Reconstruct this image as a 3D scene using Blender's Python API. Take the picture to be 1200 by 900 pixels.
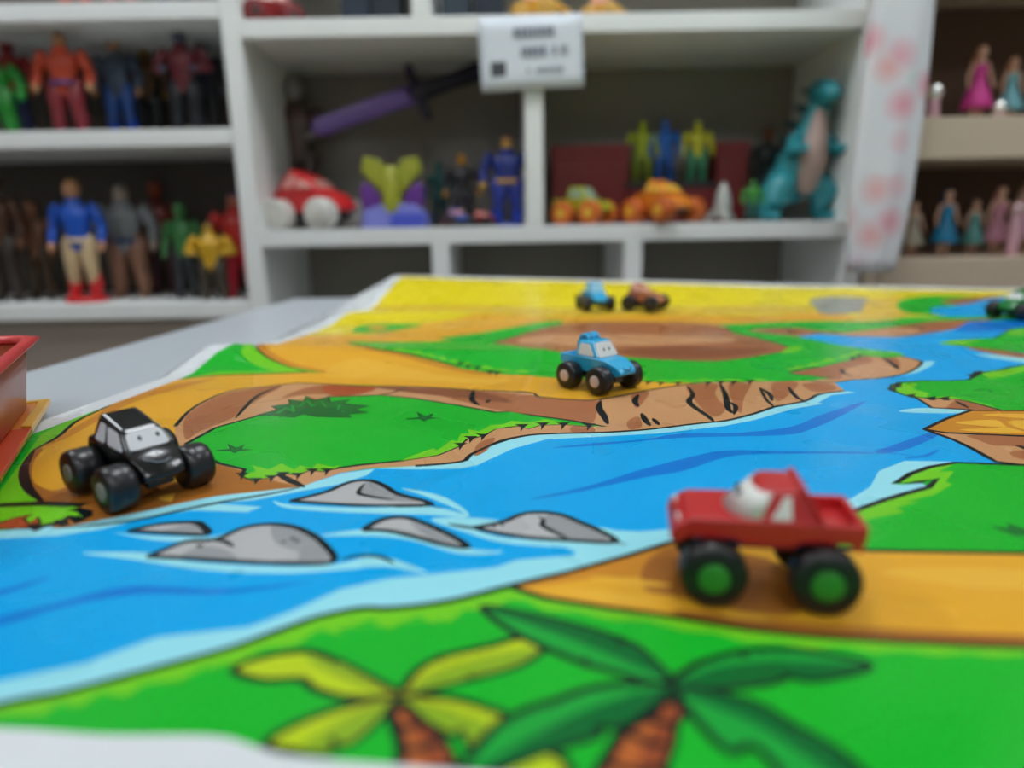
import bpy, bmesh, math, random
import numpy as np
from mathutils import Vector, Matrix
from mathutils.geometry import delaunay_2d_cdt

for o in list(bpy.data.objects): bpy.data.objects.remove(o)
scn = bpy.context.scene
COL = scn.collection
rnd = random.Random(7)

# ------------------------------------------------------------------ camera
TZ = 0.75                      # height of the table top above the floor
F, CH = 800.0, 0.14           # focal length in pixels (1200 wide), eye height above the table
TH, RO = math.atan(185 / F), 0.0175
_r0 = Vector((1, 0, 0)); _u0 = Vector((0, math.sin(TH), math.cos(TH))); FW = Vector((0, math.cos(TH), -math.sin(TH)))
RT = _r0 * math.cos(RO) - _u0 * math.sin(RO)
UP = _r0 * math.sin(RO) + _u0 * math.cos(RO)
cam_d = bpy.data.cameras.new('camera'); cam = bpy.data.objects.new('camera', cam_d); COL.objects.link(cam)
M = Matrix((RT, UP, -FW)).transposed().to_4x4(); M.translation = Vector((0, 0, TZ + CH)); cam.matrix_world = M
cam_d.sensor_fit = 'HORIZONTAL'; cam_d.sensor_width = 36; cam_d.lens = 36 * F / 1200
cam_d.clip_start = 0.01
cam_d.dof.use_dof = True; cam_d.dof.focus_distance = 0.46; cam_d.dof.aperture_fstop = 2.8
scn.camera = cam

# ------------------------------------------------------------------ world, exposure
w = bpy.data.worlds.new('world'); scn.world = w; w.use_nodes = True
w.node_tree.nodes['Background'].inputs[0].default_value = (.8, .85, .9, 1)
w.node_tree.nodes['Background'].inputs[1].default_value = 0.25
scn.view_settings.view_transform = 'Standard'; scn.view_settings.look = 'None'
scn.view_settings.exposure = 0.0; scn.view_settings.gamma = 1.0; scn.view_settings.use_curve_mapping = False
LAMP_STRENGTH = 15.6

# ------------------------------------------------------------------ helpers
def lin(c):
    return tuple((v / 12.92 if v <= .04045 else ((v + .055) / 1.055) ** 2.4) for v in (x / 255 for x in c))

MATS = {}
def mat(rgb, rough=.45, coat=0., var=.06, scale=40., metal=0., bump=0., trans=0., alpha=1., sss=0.):
    key = (tuple(rgb), rough, coat, var, scale, metal, bump, trans, alpha, sss)
    if key in MATS: return MATS[key]
    m = bpy.data.materials.new('surface_%d_%d_%d' % tuple(rgb)); m.use_nodes = True
    nt = m.node_tree; b = nt.nodes['Principled BSDF']
    c = lin(rgb)
    tc = nt.nodes.new('ShaderNodeTexCoord')
    nz = nt.nodes.new('ShaderNodeTexNoise'); nz.inputs['Scale'].default_value = scale; nz.inputs['Detail'].default_value = 3
    nt.links.new(tc.outputs['Object'], nz.inputs['Vector'])
    mx = nt.nodes.new('ShaderNodeMix'); mx.data_type = 'RGBA'
    mx.inputs[6].default_value = (*[v * (1 - var) for v in c], 1); mx.inputs[7].default_value = (*[min(1, v * (1 + var)) for v in c], 1)
    nt.links.new(nz.outputs['Fac'], mx.inputs[0]); nt.links.new(mx.outputs[2], b.inputs['Base Color'])
    b.inputs['Roughness'].default_value = rough; b.inputs['Coat Weight'].default_value = coat
    b.inputs['Coat Roughness'].default_value = .08; b.inputs['Metallic'].default_value = metal
    b.inputs['Transmission Weight'].default_value = trans
    b.inputs['Alpha'].default_value = alpha
    if bump:
        bp = nt.nodes.new('ShaderNodeBump'); bp.inputs['Strength'].default_value = bump; bp.inputs['Distance'].default_value = .001
        nt.links.new(nz.outputs['Fac'], bp.inputs['Height']); nt.links.new(bp.outputs[0], b.inputs['Normal'])
    MATS[key] = m
    return m

def tag(o, label, cat, group=None, kind=None):
    if label: o['label'] = label
    if cat: o['category'] = cat
    if group: o['group'] = group
    if kind: o['kind'] = kind
    return o

def empty(name, loc, rz=0., label=None, cat=None, group=None):
    o = bpy.data.objects.new(name, None); COL.objects.link(o); o.location = loc; o.rotation_euler = (0, 0, rz)
    o.empty_display_size = .02
    return tag(o, label, cat, group)

def link(name, bm, m, parent=None, smooth=True, bevel=0., seg=2, recalc=True):
    if recalc: bmesh.ops.recalc_face_normals(bm, faces=bm.faces)
    me = bpy.data.meshes.new(name); bm.to_mesh(me); bm.free()
    for mm in (m if isinstance(m, (list, tuple)) else [m]): me.materials.append(mm)
    o = bpy.data.objects.new(name, me); COL.objects.link(o)
    if parent: o.parent = parent
    if smooth:
        for p in me.polygons: p.use_smooth = True
    if bevel:
        bv = o.modifiers.new('bevel', 'BEVEL'); bv.width = bevel; bv.segments = seg; bv.limit_method = 'ANGLE'; bv.angle_limit = math.radians(28)
        wn = o.modifiers.new('wn', 'WEIGHTED_NORMAL'); wn.keep_sharp = False
    return o

def box(bm, x0, x1, y0, y1, z0, z1, mi=0):
    v = [bm.verts.new(p) for p in ((x0, y0, z0), (x1, y0, z0), (x1, y1, z0), (x0, y1, z0), (x0, y0, z1), (x1, y0, z1), (x1, y1, z1), (x0, y1, z1))]
    for f in ((0, 3, 2, 1), (4, 5, 6, 7), (0, 1, 5, 4), (1, 2, 6, 5), (2, 3, 7, 6), (3, 0, 4, 7)):
        bm.faces.new([v[i] for i in f]).material_index = mi

def boxo(name, dims, m, parent=None, bevel=.002):
    bm = bmesh.new(); box(bm, *dims); return link(name, bm, m, parent, smooth=True, bevel=bevel)

def hull(bm, prof, hw, mi=0, y0=0., crown=0.):
    """side outline (x, z) pulled out sideways; hw is a half width or one per outline point; crown bulges the middle"""
    n = len(prof); hw = hw if isinstance(hw, (list, tuple)) else [hw] * n
    us = (1, .7, .35, 0, -.35, -.7, -1) if crown else (1, -1)
    zm_ = sum(z for x, z in prof) / n; xs = max(abs(x) for x, z in prof); rows = []
    for u in us:
        b = crown * (1 - u * u)
        rows.append([bm.verts.new((x + (b * (x / xs) ** 3 if crown else 0), y0 + h * u, z + (b if z > zm_ else 0))) for (x, z), h in zip(prof, hw)])
    bm.faces.new(rows[0]).material_index = mi; bm.faces.new(rows[-1][::-1]).material_index = mi
    for L, R in zip(rows, rows[1:]):
        for i in range(n):
            j = (i + 1) % n
            bm.faces.new((L[i], R[i], R[j], L[j])).material_index = mi

def tube(bm, pts, rad, seg=10, mi=0, flat=1.):
    """rounded, tapering sweep through pts"""
    pts = [Vector(p) for p in pts]; n = len(pts)
    rad = rad if isinstance(rad, (list, tuple)) else [rad] * n
    rings = []
    ax0 = None
    ext = []
    d0 = (pts[1] - pts[0]).normalized(); d1 = (pts[-1] - pts[-2]).normalized()
    for k, (c, s) in enumerate(((-.95, .3), (-.7, .7))): ext.append((pts[0] + d0 * rad[0] * c, rad[0] * s, d0))
    for i in range(n):
        d = (pts[min(i + 1, n - 1)] - pts[max(i - 1, 0)]).normalized(); ext.append((pts[i], rad[i], d))
    for c, s in ((.7, .7), (.95, .3)): ext.append((pts[-1] + d1 * rad[-1] * c, rad[-1] * s, d1))
    for p, r, d in ext:
        if ax0 is None:
            ax0 = Vector((0, 1, 0)) if abs(d.y) < .9 else Vector((1, 0, 0))
        a = (ax0 - d * ax0.dot(d)).normalized(); b = d.cross(a); ax0 = a
        rings.append([bm.verts.new(p + (a * math.cos(t) * flat + b * math.sin(t)) * r) for t in (2 * math.pi * k / seg for k in range(seg))])
    for A, B in zip(rings, rings[1:]):
        for k in range(seg):
            bm.faces.new((A[k], A[(k + 1) % seg], B[(k + 1) % seg], B[k])).material_index = mi
    bm.faces.new(rings[0][::-1]).material_index = mi; bm.faces.new(rings[-1]).material_index = mi

def lathe(bm, prof, seg=28, axis='z', off=(0, 0, 0), mi=0):
    """prof: (radius, height) from bottom to top, closed on the axis"""
    rings = []; off = Vector(off)
    for r, h in prof:
        ring = []
        for k in range(seg):
            a = 2 * math.pi * k / seg; x, y = r * math.cos(a), r * math.sin(a)
            p = (x, y, h) if axis == 'z' else ((x, h, y) if axis == 'y' else (h, x, y))
            ring.append(bm.verts.new(Vector(p) + off))
        rings.append(ring)
    for A, B in zip(rings, rings[1:]):
        for k in range(seg): bm.faces.new((A[k], A[(k + 1) % seg], B[(k + 1) % seg], B[k])).material_index = mi
    bm.faces.new(rings[0][::-1]).material_index = mi; bm.faces.new(rings[-1]).material_index = mi

def ball(bm, c, r, mi=0, sc=(1, 1, 1), seg=14):
    res = bmesh.ops.create_uvsphere(bm, u_segments=seg, v_segments=seg // 2 + 2, radius=r)
    for v in res['verts']: v.co = Vector((v.co.x * sc[0], v.co.y * sc[1], v.co.z * sc[2])) + Vector(c)
    for f in {f for v in res['verts'] for f in v.link_faces}: f.material_index = mi

# pixel of the photograph -> viewing ray -> point on a real surface
def ray(px, py): return RT * ((px - 600) / F) - UP * ((py - 450) / F) + FW
def PV(px, py, Y):
    d = ray(px, py); t = Y / d.y
    return d.x * t, TZ + CH + d.z * t

# ------------------------------------------------------------------ the lie of the mat on the table (metres above the table)
CREASES = [((-.02, .50), (.06, 1.15), .0016), ((-.36, .60), (1.0, .46), -.0012), ((-.13, .30), (-.02, .52), .001), ((.33, .35), (.55, 1.2), .0012)]
_T0 = math.atan(185 / 1050)
def YM(Y):      # depth in the survey notes below -> depth in metres
    return CH / np.tan(np.arctan(np.tan(np.arctan2(CH, Y) - _T0) * 1050 / F) + TH)
def YI(Y):      # and back
    return CH / np.tan(np.arctan(np.tan(np.arctan2(CH, Y) - TH) * F / 1050) + _T0)
def sst(a, b, x):
    t = np.clip((x - a) / (b - a), 0, 1); return t * t * (3 - 2 * t)
def H(X, Y):
    X = np.asarray(X, float); Y = np.asarray(Y, float)
    mound = .0065 * np.exp(-((X + .245) ** 2 + (Y - .405) ** 2) / .06 ** 2); Y = YI(Y)
    z = mound + np.full(np.broadcast(X, Y).shape, .0012)
    s = np.clip((.30 - X) / .6, 0, 1) ** 1.5
    z = z + .0195 * s * np.exp(-((Y - .955 - .02 * X) / .058) ** 2)
    s2 = np.clip((.55 - X) / .8, 0, 1)
    z = z + .010 * s2 * np.exp(-((Y - 1.40) / .06) ** 2)
    z = z + .044 * np.clip((1. - X) / 1.22, 0, 1.1) * sst(1.47, 1.80, Y)
    z = z + .003 * np.clip((X - .25) / .2, 0, 1) * np.exp(-((Y - 1.02) / .05) ** 2)
    z = z + .0012 * (np.sin(X * 17 + Y * 5) * np.sin(Y * 13 - X * 4) + 1) * sst(.45, .9, Y)
    for a, b, h in CREASES:
        a = np.array(a); b = np.array(b); d = b - a; L = np.hypot(*d); d = d / L
        u = (X - a[0]) * d[0] + (Y - a[1]) * d[1]; v = (X - a[0]) * -d[1] + (Y - a[1]) * d[0]
        z = z + max(h, 0) * np.exp(-(v / .007) ** 2) * sst(0, .05, u) * (1 - sst(L - .05, L, u))
    return z
_ts = np.concatenate([np.linspace(.05, .6, 300), np.linspace(.6, 2.0, 500)[1:]])
def gm(px, py):
    """where the viewing ray of a pixel first meets the mat"""
    d = ray(px, py); t = _ts / d.y
    g = CH + d.z * t - H(d.x * t, _ts)
    i = np.nonzero(g < 0)[0]
    if len(i) == 0 or i[0] == 0: k = len(_ts) - 1 if len(i) == 0 else 0; return (d.x * t[k], _ts[k])
    a, b = _ts[i[0] - 1], _ts[i[0]]; ga, gb = g[i[0] - 1], g[i[0]]
    Y = a + (b - a) * ga / (ga - gb)
    return (d.x * Y / d.y, Y)

# ------------------------------------------------------------------ the room
def struct(name, dims, m):
    o = boxo(name, dims, m, bevel=0); o['kind'] = 'structure'; return o
wallm = mat((226, 226, 222), .8, var=.03, scale=3)
RX0, RX1, RY0, RY1, RH = -3.2, 3.4, -2.6, 2.5, 2.75
struct('floor', (RX0, RX1, RY0, RY1, -.1, 0), mat((176, 170, 160), .5, var=.12, scale=6))
struct('ceiling', (RX0, RX1, RY0, RY1, RH, RH + .1), mat((225, 225, 222), .9, var=.02, scale=4))
struct('wall_back', (RX0, RX1, RY1, RY1 + .1, 0, RH), wallm)
struct('wall_front', (RX0, RX1, RY0 - .1, RY0, 0, RH), wallm)
struct('wall_left', (RX0 - .1, RX0, RY0, RY1, 0, RH), wallm)
struct('wall_right', (RX1, RX1 + .1, RY0, RY1, 0, RH), wallm)

def emis(rgb, s):
    m = bpy.data.materials.new('lamp_glow'); m.use_nodes = True; b = m.node_tree.nodes['Principled BSDF']
    b.inputs['Emission Color'].default_value = (*lin(rgb), 1); b.inputs['Emission Strength'].default_value = s
    nz = m.node_tree.nodes.new('ShaderNodeTexNoise'); nz.inputs['Scale'].default_value = 30
    return m
glow = emis((244, 250, 255), LAMP_STRENGTH)
lampf = mat((235, 235, 235), .5)
PLACE = ['left of the room, towards the shelves', 'middle of the room, towards the shelves', 'right of the room, towards the shelves',
         'left of the room, behind the viewer', 'middle of the room, behind the viewer', 'right of the room, behind the viewer']
for i, (x, y) in enumerate(((-1.5, 1.15), (.15, 1.15), (1.8, 1.15), (-1.5, -1.2), (.15, -1.2), (1.8, -1.2))):
    r = empty('ceiling_lamp', (x, y, RH), 0, 'square white ceiling light panel, ' + PLACE[i], 'lamp', 'ceiling light panels')
    bm = bmesh.new()
    for a in ((-.32, .32, -.32, -.29, -.03, 0), (-.32, .32, .29, .32, -.03, 0), (-.32, -.29, -.29, .29, -.03, 0), (.29, .32, -.29, .29, -.03, 0)): box(bm, *a)
    link('frame', bm, lampf, r, bevel=.002)
    boxo('diffuser', (-.29, .29, -.29, .29, -.022, -.004), glow, r, bevel=0)

# ------------------------------------------------------------------ shelving units
white = mat((232, 234, 232), .45, var=.02, scale=8)
beige = mat((196, 178, 155), .5, var=.04, scale=8)
backm = mat((136, 130, 120), .7, var=.08, scale=6)
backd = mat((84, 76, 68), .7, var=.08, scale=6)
brownb = mat((92, 66, 48), .7, var=.08, scale=6)
YS = 1.78      # front plane of the white units
def zpx(px, py, Y=YS): return PV(px, py, Y)[1]
def xpx(px, py, Y=YS): return PV(px, py, Y)[0]
def unit(name, label, X0, X1, Y, depth, shelves, dividers, m, bm_, top, t=.036, posts=(True, True), tp=.045):
    """shelves: heights of board tops (world); dividers: (x, z0, z1)"""
    xm = (X0 + X1) / 2
    r = empty(name, (xm, Y + depth / 2, 0), 0, label, 'shelf')
    hx = (X1 - X0) / 2; hy = depth / 2
    if posts[0]: boxo('side_panel', (-hx, -hx + tp, -hy, hy, 0, top), m, r)
    if posts[1]: boxo('side_panel', (hx - tp, hx, -hy, hy, 0, top), m, r)
    a = -hx + (tp if posts[0] else 0); b = hx - (tp if posts[1] else 0)
    for z in shelves: boxo('shelf_board', (a, b, -hy, hy - .012, z - t, z), m, r)
    for x, z0, z1 in dividers: boxo('divider', (x - xm - tp * .5, x - xm + tp * .5, -hy, hy - .012, z0, z1), m, r)
    boxo('back_panel', (a, b, hy - .012, hy, .01, top), bm_, r)
    return r
CX0, CX1 = xpx(273, 170), xpx(1022, 170)
zt, zm = zpx(650, 16), zpx(650, 264)         # upper and middle board tops
zl = zpx(650, 420)
tm = zpx(650, 264) - zpx(650, 284)
unit('shelf_unit', 'tall white shelf unit behind the table, with the paper notice on its front', CX0, CX1, YS, .42, [.09, zl - .25, zl, zm, zt, zt + .5],
     [(xpx(626, 170), zm, zt - .04), (xpx(517, 310), zl, zm - .04), (xpx(742, 310), zl, zm - .04), (xpx(493, 8), zt, zt + .46)], white, backm, zt + .52, t=.042)
LX1 = CX0 - .002
zl1, zl2 = zpx(135, 152), zpx(145, 356)
ztl = zpx(60, 3)
lu = unit('shelf_unit', 'white shelf unit with dark inside crowded with toy figures', LX1 - .95, LX1, YS, .38, [.09, zl2, zl1, ztl],
     [], white, backd, ztl + .3, t=.04, posts=(True, False))
boxo('plinth_panel', (-.43, .475, -.165, -.150, .09, zl2 - .04), mat((150, 136, 126), .6, var=.06, scale=8), lu)
RYF = 1.70
zr1, zr2 = zpx(1140, 136, RYF), zpx(1140, 302, RYF)
unit('shelf_unit', 'beige shelf unit with pale dolls beside the flowery bag', CX1 + .012, CX1 + .95, RYF, .36, [.09, zr2 - .35, zr2, zr1, zr1 + .42],
     [], beige, brownb, zr1 + .46, t=.095, posts=(True, True), tp=.03)

# paper notice on the front of the white unit
def notice():
    x0, zT = PV(561, 19, YS - .01); x1, zB = PV(683, 104, YS - .01); cx, cz = (x0 + x1) / 2, (zT + zB) / 2
    wx, wz = (x1 - x0) / 2, (zT - zB) / 2
    r = empty('paper_notice', (cx, YS - .004, cz), 0, 'white printed paper notice fixed to the front of the white shelf', 'sign')
    r.rotation_euler = (0, math.radians(-2), 0)
    bm = bmesh.new(); n = 12
    P = [[bm.verts.new((-wx + 2 * wx * i / n, -.004 - .006 * (1 - (2 * i / n - 1) ** 2) * (1 - j / 6) , -wz + 2 * wz * j / 6)) for j in range(7)] for i in range(n + 1)]
    for i in range(n):
        for j in range(6): bm.faces.new((P[i][j], P[i + 1][j], P[i + 1][j + 1], P[i][j + 1]))
    o = link('sheet', bm, mat((212, 218, 226), .6, var=.02), r)
    so = o.modifiers.new('s', 'SOLIDIFY'); so.thickness = .0006; so.offset = 0
    ink = mat((120, 128, 140), .7); blk = mat((70, 72, 76), .7)
    def line(z, xa, xb, h, m):
        bm = bmesh.new(); x = xa; rr = random.Random(int(z * 1e4))
        while x < xb:
            l = rr.uniform(.006, .012); 
            def yy(x_): return -.0065 - .006 * (1 - (x_ / wx) ** 2) * max(0, (1 - (z + wz) / (2 * wz))) 
            if rr.random() > .12: box(bm, x, min(x + l, xb), yy(x) - .0002, yy(x) + .0006, z, z + h)
            x += l + .003
        link('printed_line', bm, m, r, smooth=False)
    line(wz * .42, -wx * .42, wx * .45, .022, ink)
    line(-wz * .10, -wx * .2, wx * .7, .022, ink)
    line(-wz * .55, -wx * .1, wx * .6, .010, ink)
    bm = bmesh.new(); box(bm, -wx * .8, -wx * .5, -.0078, -.0066, -wz * .6, -wz * .2)
    link('printed_picture', bm, blk, r, smooth=False)
notice()

# ------------------------------------------------------------------ table
def table():
    r = empty('display_table', (0, 0, 0), 0, 'pale grey table carrying the printed play mat and toy trucks', 'table')
    m = mat((186, 193, 199), .35, var=.03, scale=10)
    def lx(Y): return -.503 + .058 * (Y - .99)
    Q = [(lx(.10), .07), (1.30, .07), (1.36, YM(1.80)), (lx(1.86), YM(1.86))]
    bm = bmesh.new(); a = [bm.verts.new((x, y, TZ - .025)) for x, y in Q]; b = [bm.verts.new((x, y, TZ)) for x, y in Q]
    bm.faces.new(a[::-1]); bm.faces.new(b)
    for i in range(4): bm.faces.new((a[i], a[(i + 1) % 4], b[(i + 1) % 4], b[i]))
    link('table_top', bm, m, r, bevel=.002)
    for x, y in ((-.42, .14), (1.2, .14), (1.22, 1.28), (-.36, 1.34)):
        bm = bmesh.new(); tube(bm, [(x, y, .022), (x, y, TZ - .03)], .022, 16); link('leg', bm, mat((150, 153, 158), .35), r)
table()

# ------------------------------------------------------------------ the printed play mat: artwork traced as flat colour areas
C = dict(W=(216, 220, 222), G=(20, 178, 40), G2=(40, 172, 62), LG=(112, 200, 30), B=(0, 164, 230), CY=(150, 220, 232), DB=(0, 118, 208), O=(226, 166, 44), O2=(202, 134, 40),
         O3=(168, 104, 40), O4=(232, 177, 58), BR=(166, 104, 66), BL=(198, 146, 100), BD=(138, 82, 52), R1=(178, 178, 178), R2=(148, 150, 152), K=(14, 24, 26),
         Y=(232, 212, 36), Y2=(222, 186, 56), PY=(184, 208, 30), PYd=(136, 172, 34), PYl=(160, 150, 20), PG=(26, 160, 56), PD=(8, 104, 44), T=(182, 98, 44), Td=(148, 72, 38), DG=(18, 112, 44), GR=(150, 152, 140), RED=(168, 78, 40))
LAYERS = []            # (colour, world polygon)
def smooth_px(pts, closed, sub=5):
    P = [np.array(p, float) for p in pts]; n = len(P); out = []
    rng = range(n) if closed else range(n - 1)
    for i in rng:
        p0 = P[(i - 1) % n] if closed else P[max(i - 1, 0)]; p1 = P[i]; p2 = P[(i + 1) % n]; p3 = P[(i + 2) % n] if closed else P[min(i + 2, n - 1)]
        for k in range(sub):
            t = k / sub
            out.append(.5 * ((2 * p1) + (-p0 + p2) * t + (2 * p0 - 5 * p1 + 4 * p2 - p3) * t * t + (-p0 + 3 * p1 - 3 * p2 + p3) * t ** 3))
    if not closed: out.append(P[-1])
    return out
def dens(pts, closed):
    out = []; n = len(pts)
    for i in range(n if closed else n - 1):
        a = np.array(pts[i], float); b = np.array(pts[(i + 1) % n], float); k = max(1, int(np.hypot(*(b - a)) / 22))
        out += [a + (b - a) * j / k for j in range(k)]
    if not closed: out.append(np.array(pts[-1], float))
    return out
def world(pts): return [gm(max(-1600, p[0]), max(p[1], 318)) for p in pts]
def poly(col, pts, smooth=True, line=0., sub=4):
    q = smooth_px(pts, True, sub) if smooth else dens(pts, True)
    wp = world(q); LAYERS.append((col, wp))
    if line: stroke_w(wp + [wp[0]], line)
def stroke_w(wp, w, taper=False, col='K'):
    q = [np.array(wp[0])]
    for p in wp[1:]:
        p = np.array(p)
        if np.hypot(*(p - q[-1])) > .0012: q.append(p)
    if len(q) < 2: return
    L, R = [], []; n = len(q)
    for i, p in enumerate(q):
        d = q[min(i + 1, n - 1)] - q[max(i - 1, 0)]; d = d / (np.hypot(*d) + 1e-9); nn = np.array((-d[1], d[0]))
        k = w / 2
        if taper: k *= (.12 + .88 * math.sin(math.pi * (i + .15) / (n - .7)) ** .7) if taper == 2 else (1 - .9 * i / (n - 1))
        L.append(tuple(p + nn * k)); R.append(tuple(p - nn * k))
    LAYERS.append((col, L + R[::-1]))
def line(pts, w=.003, smooth=True, taper=False, col='K'):
    stroke_w(world(smooth_px(pts, False, 4) if smooth else dens(pts, False)), w, taper, col)
def fringe(col, pts, dx, dy, amp=.6, seed=1, step=9):
    """ragged band hanging off a line"""
    rr = random.Random(seed); q = smooth_px(pts, False, 4); base = [q[0]]
    for p in q[1:]:
        if np.hypot(*(p - base[-1])) >= step: base.append(p)
    base.append(q[-1]); low = []
    for i, p in enumerate(base):
        k = 1 + amp * ((1 if i % 2 else -1) * rr.uniform(.4, 1)); low.append(p + np.array((dx * k + (rr.uniform(-2, 2)), dy * k)))
    LAYERS.append((col, world(base + low[::-1])))
def streak(col, a, b, h, bend=0.):
    a = np.array(a, float); b = np.array(b, float); m = (a + b) / 2
    poly(col, [a, m + (0, -h / 2 + bend), b, m + (0, h / 2 + bend)], True)

# mat outline and art outline in table coordinates
def lm(Y): return -.357 + .1115 * (Y - .665)
OUT = [(lm(.17), YM(.17)), (.90, YM(.17)), (1.07, YM(1.715)), (lm(1.805), YM(1.805))]
near = [(-900, 838), (-300, 846), (0, 853), (120, 861), (250, 862), (300, 875), (340, 886), (480, 898), (600, 908), (900, 930), (1500, 960), (2600, 985)]
ART = [gm(*p) for p in smooth_px(near, False, 4)]
ART = [p for p in ART if lm(YI(p[1])) + .02 < p[0] < .87]
ART = [(lm(YI(ART[0][1])) + .02, ART[0][1])] + ART + [(.872, ART[-1][1]), (1.04, YM(1.685))] + [(x, YM(1.775 - (x + .2) * .071)) for x in np.linspace(.95, -.19, 14)] + [(lm(y) + .021, YM(y)) for y in np.linspace(1.77, .26, 24)]

# -- far end
poly('Y', [(-200, 318), (1700, 318), (1700, 372), (960, 371), (700, 371), (560, 370), (470, 388), (340, 398), (200, 398)], False)
poly('Y2', [(440, 359), (560, 358), (660, 362), (800, 360), (900, 358), (955, 362), (900, 368), (640, 370), (560, 366), (440, 363)], True)
poly('O', [(330, 397), (365, 393), (430, 391), (487, 383), (537, 373), (565, 368), (640, 371), (760, 369), (890, 370), (960, 366), (1010, 374), (960, 384), (840, 384), (720, 392), (600, 412), (400, 410), (330, 405)], True)
poly('O4', [(470, 384), (545, 373), (640, 374), (560, 381), (500, 388)], True)
poly('G', [(413, 389), (428, 381), (493, 380), (475, 385), (440, 390)], True)
poly('O', [(430, 384), (445, 382), (455, 385), (440, 387)], True)
poly('GR', [(950, 351), (985, 347), (1025, 351), (1030, 361), (1000, 367), (965, 368), (955, 360)], True)
poly('Y2', [(1020, 350), (1065, 350), (1062, 371), (1000, 377), (1010, 365)], True)
poly('G', [(1055, 352), (1100, 346), (1200, 349), (1500, 352), (1700, 368), (1160, 373), (1110, 371), (1060, 366)], True)
poly('BR', [(1105, 352), (1170, 347), (1160, 356), (1120, 357)], True)
poly('B', [(1090, 362), (1128, 357), (1165, 349), (1210, 347), (1420, 350), (1600, 362), (1210, 368), (1150, 371), (1105, 370)], True)
# -- brown mound and its green rim
poly('G', [(515, 397), (563, 390), (603, 383), (637, 377), (660, 377), (640, 392), (590, 402), (560, 403)], True)
poly('G', [(830, 383), (883, 379), (967, 376), (1057, 379), (1075, 380), (987, 387), (930, 394), (880, 400)], True)
poly('BR', [(580, 404), (601, 395), (632, 386), (667, 379), (720, 377), (790, 378), (846, 382), (860, 390), (895, 398), (926, 410), (877, 419), (839, 423), (790, 422), (741, 420), (653, 413)], True, .0025)
poly('BL', [(610, 402), (640, 392), (760, 392), (860, 396), (840, 402), (720, 405)], True)
poly('BD', [(720, 411), (780, 406), (850, 408), (905, 408), (880, 415), (830, 420), (770, 419)], True)
line([(780, 404), (810, 406), (842, 408)], .0025)
line([(862, 398), (880, 401), (905, 402)], .0025)
poly('BR', [(878, 386), (930, 384), (962, 388), (1000, 389), (1060, 381), (1100, 376), (1165, 374), (1142, 378), (1117, 386), (1085, 391), (1050, 395), (1000, 394), (960, 392), (935, 394), (900, 391)], True)
poly('BL', [(985, 390), (1050, 385), (1085, 387), (1050, 394), (1000, 393)], True)
line([(1068, 381), (1082, 387)], .004); line([(922, 385), (930, 391)], .004)
# -- the river
up = [(-900, 700), (-300, 648), (0, 622), (60, 617), (105, 611), (140, 604), (240, 582), (353, 570), (400, 554), (437, 549), (487, 546), (540, 541), (553, 532), (587, 517), (620, 510), (653, 508), (697, 507), (737, 505), (770, 502), (820, 496), (850, 493), (883, 485), (907, 477), (943, 470)]
up2 = [(960, 462), (990, 458), (977, 448), (1000, 445), (1033, 443), (1063, 437), (1080, 427), (1073, 421), (1050, 415), (1000, 408), (934, 394), (960, 391), (1000, 394), (1050, 395), (1085, 391), (1117, 386), (1132, 379), (1142, 376), (1210, 375), (1600, 378)]
low = [(-900, 1100), (-300, 898), (0, 826), (67, 813), (167, 787), (267, 760), (333, 737), (373, 723), (423, 713), (457, 713), (523, 705), (596, 687), (660, 672), (729, 653), (785, 636), (880, 624), (960, 611), (1007, 597), (1033, 587), (1060, 576), (1045, 567), (1067, 555), (1090, 547), (1120, 541), (1200, 545), (1700, 560)]
poly('B', up + up2 + low[::-1], False)
fr = low[2:15]
poly('CY', [(-900, 1100), (-300, 898)] + low[2:16] + [(900, 624), (870, 610), (785, 620), (751, 623), (708, 621), (690, 634), (580, 634), (660, 640), (676, 647), (671, 651), (607, 656), (580, 665), (455, 678), (400, 690), (340, 717), (290, 735), (183, 747), (100, 777), (0, 798), (-300, 860)], False)
poly('CY', [(940, 612), (1007, 597), (1033, 587), (1063, 577), (1090, 571), (1080, 566), (1060, 568), (1045, 567), (1067, 555), (1090, 547), (1120, 541), (1060, 540), (1030, 552), (1020, 570), (1000, 583), (950, 600)], False)
poly('CY', [(437, 549), (487, 546), (540, 541), (553, 532), (587, 517), (620, 510), (697, 507), (770, 502), (850, 493), (883, 485), (907, 477), (943, 470), (965, 473), (930, 479), (885, 492), (850, 499), (770, 508), (697, 512), (640, 515), (600, 526), (560, 545), (540, 549), (487, 550)], False)
poly('CY', [(943, 470), (960, 462), (990, 458), (1003, 460), (975, 463), (960, 471), (945, 477)], False)
poly('CY', [(1055, 440), (1072, 432), (1080, 424), (1096, 423), (1092, 428), (1075, 437)], False)
poly('CY', [(-900, 700), (-300, 650), (0, 622), (60, 617), (105, 611), (240, 582), (353, 570), (400, 555), (440, 549), (430, 557), (395, 568), (340, 578), (300, 586), (250, 590), (307, 594), (290, 600), (225, 598), (180, 605), (120, 620), (67, 628), (0, 631), (-300, 668)], False)
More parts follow.
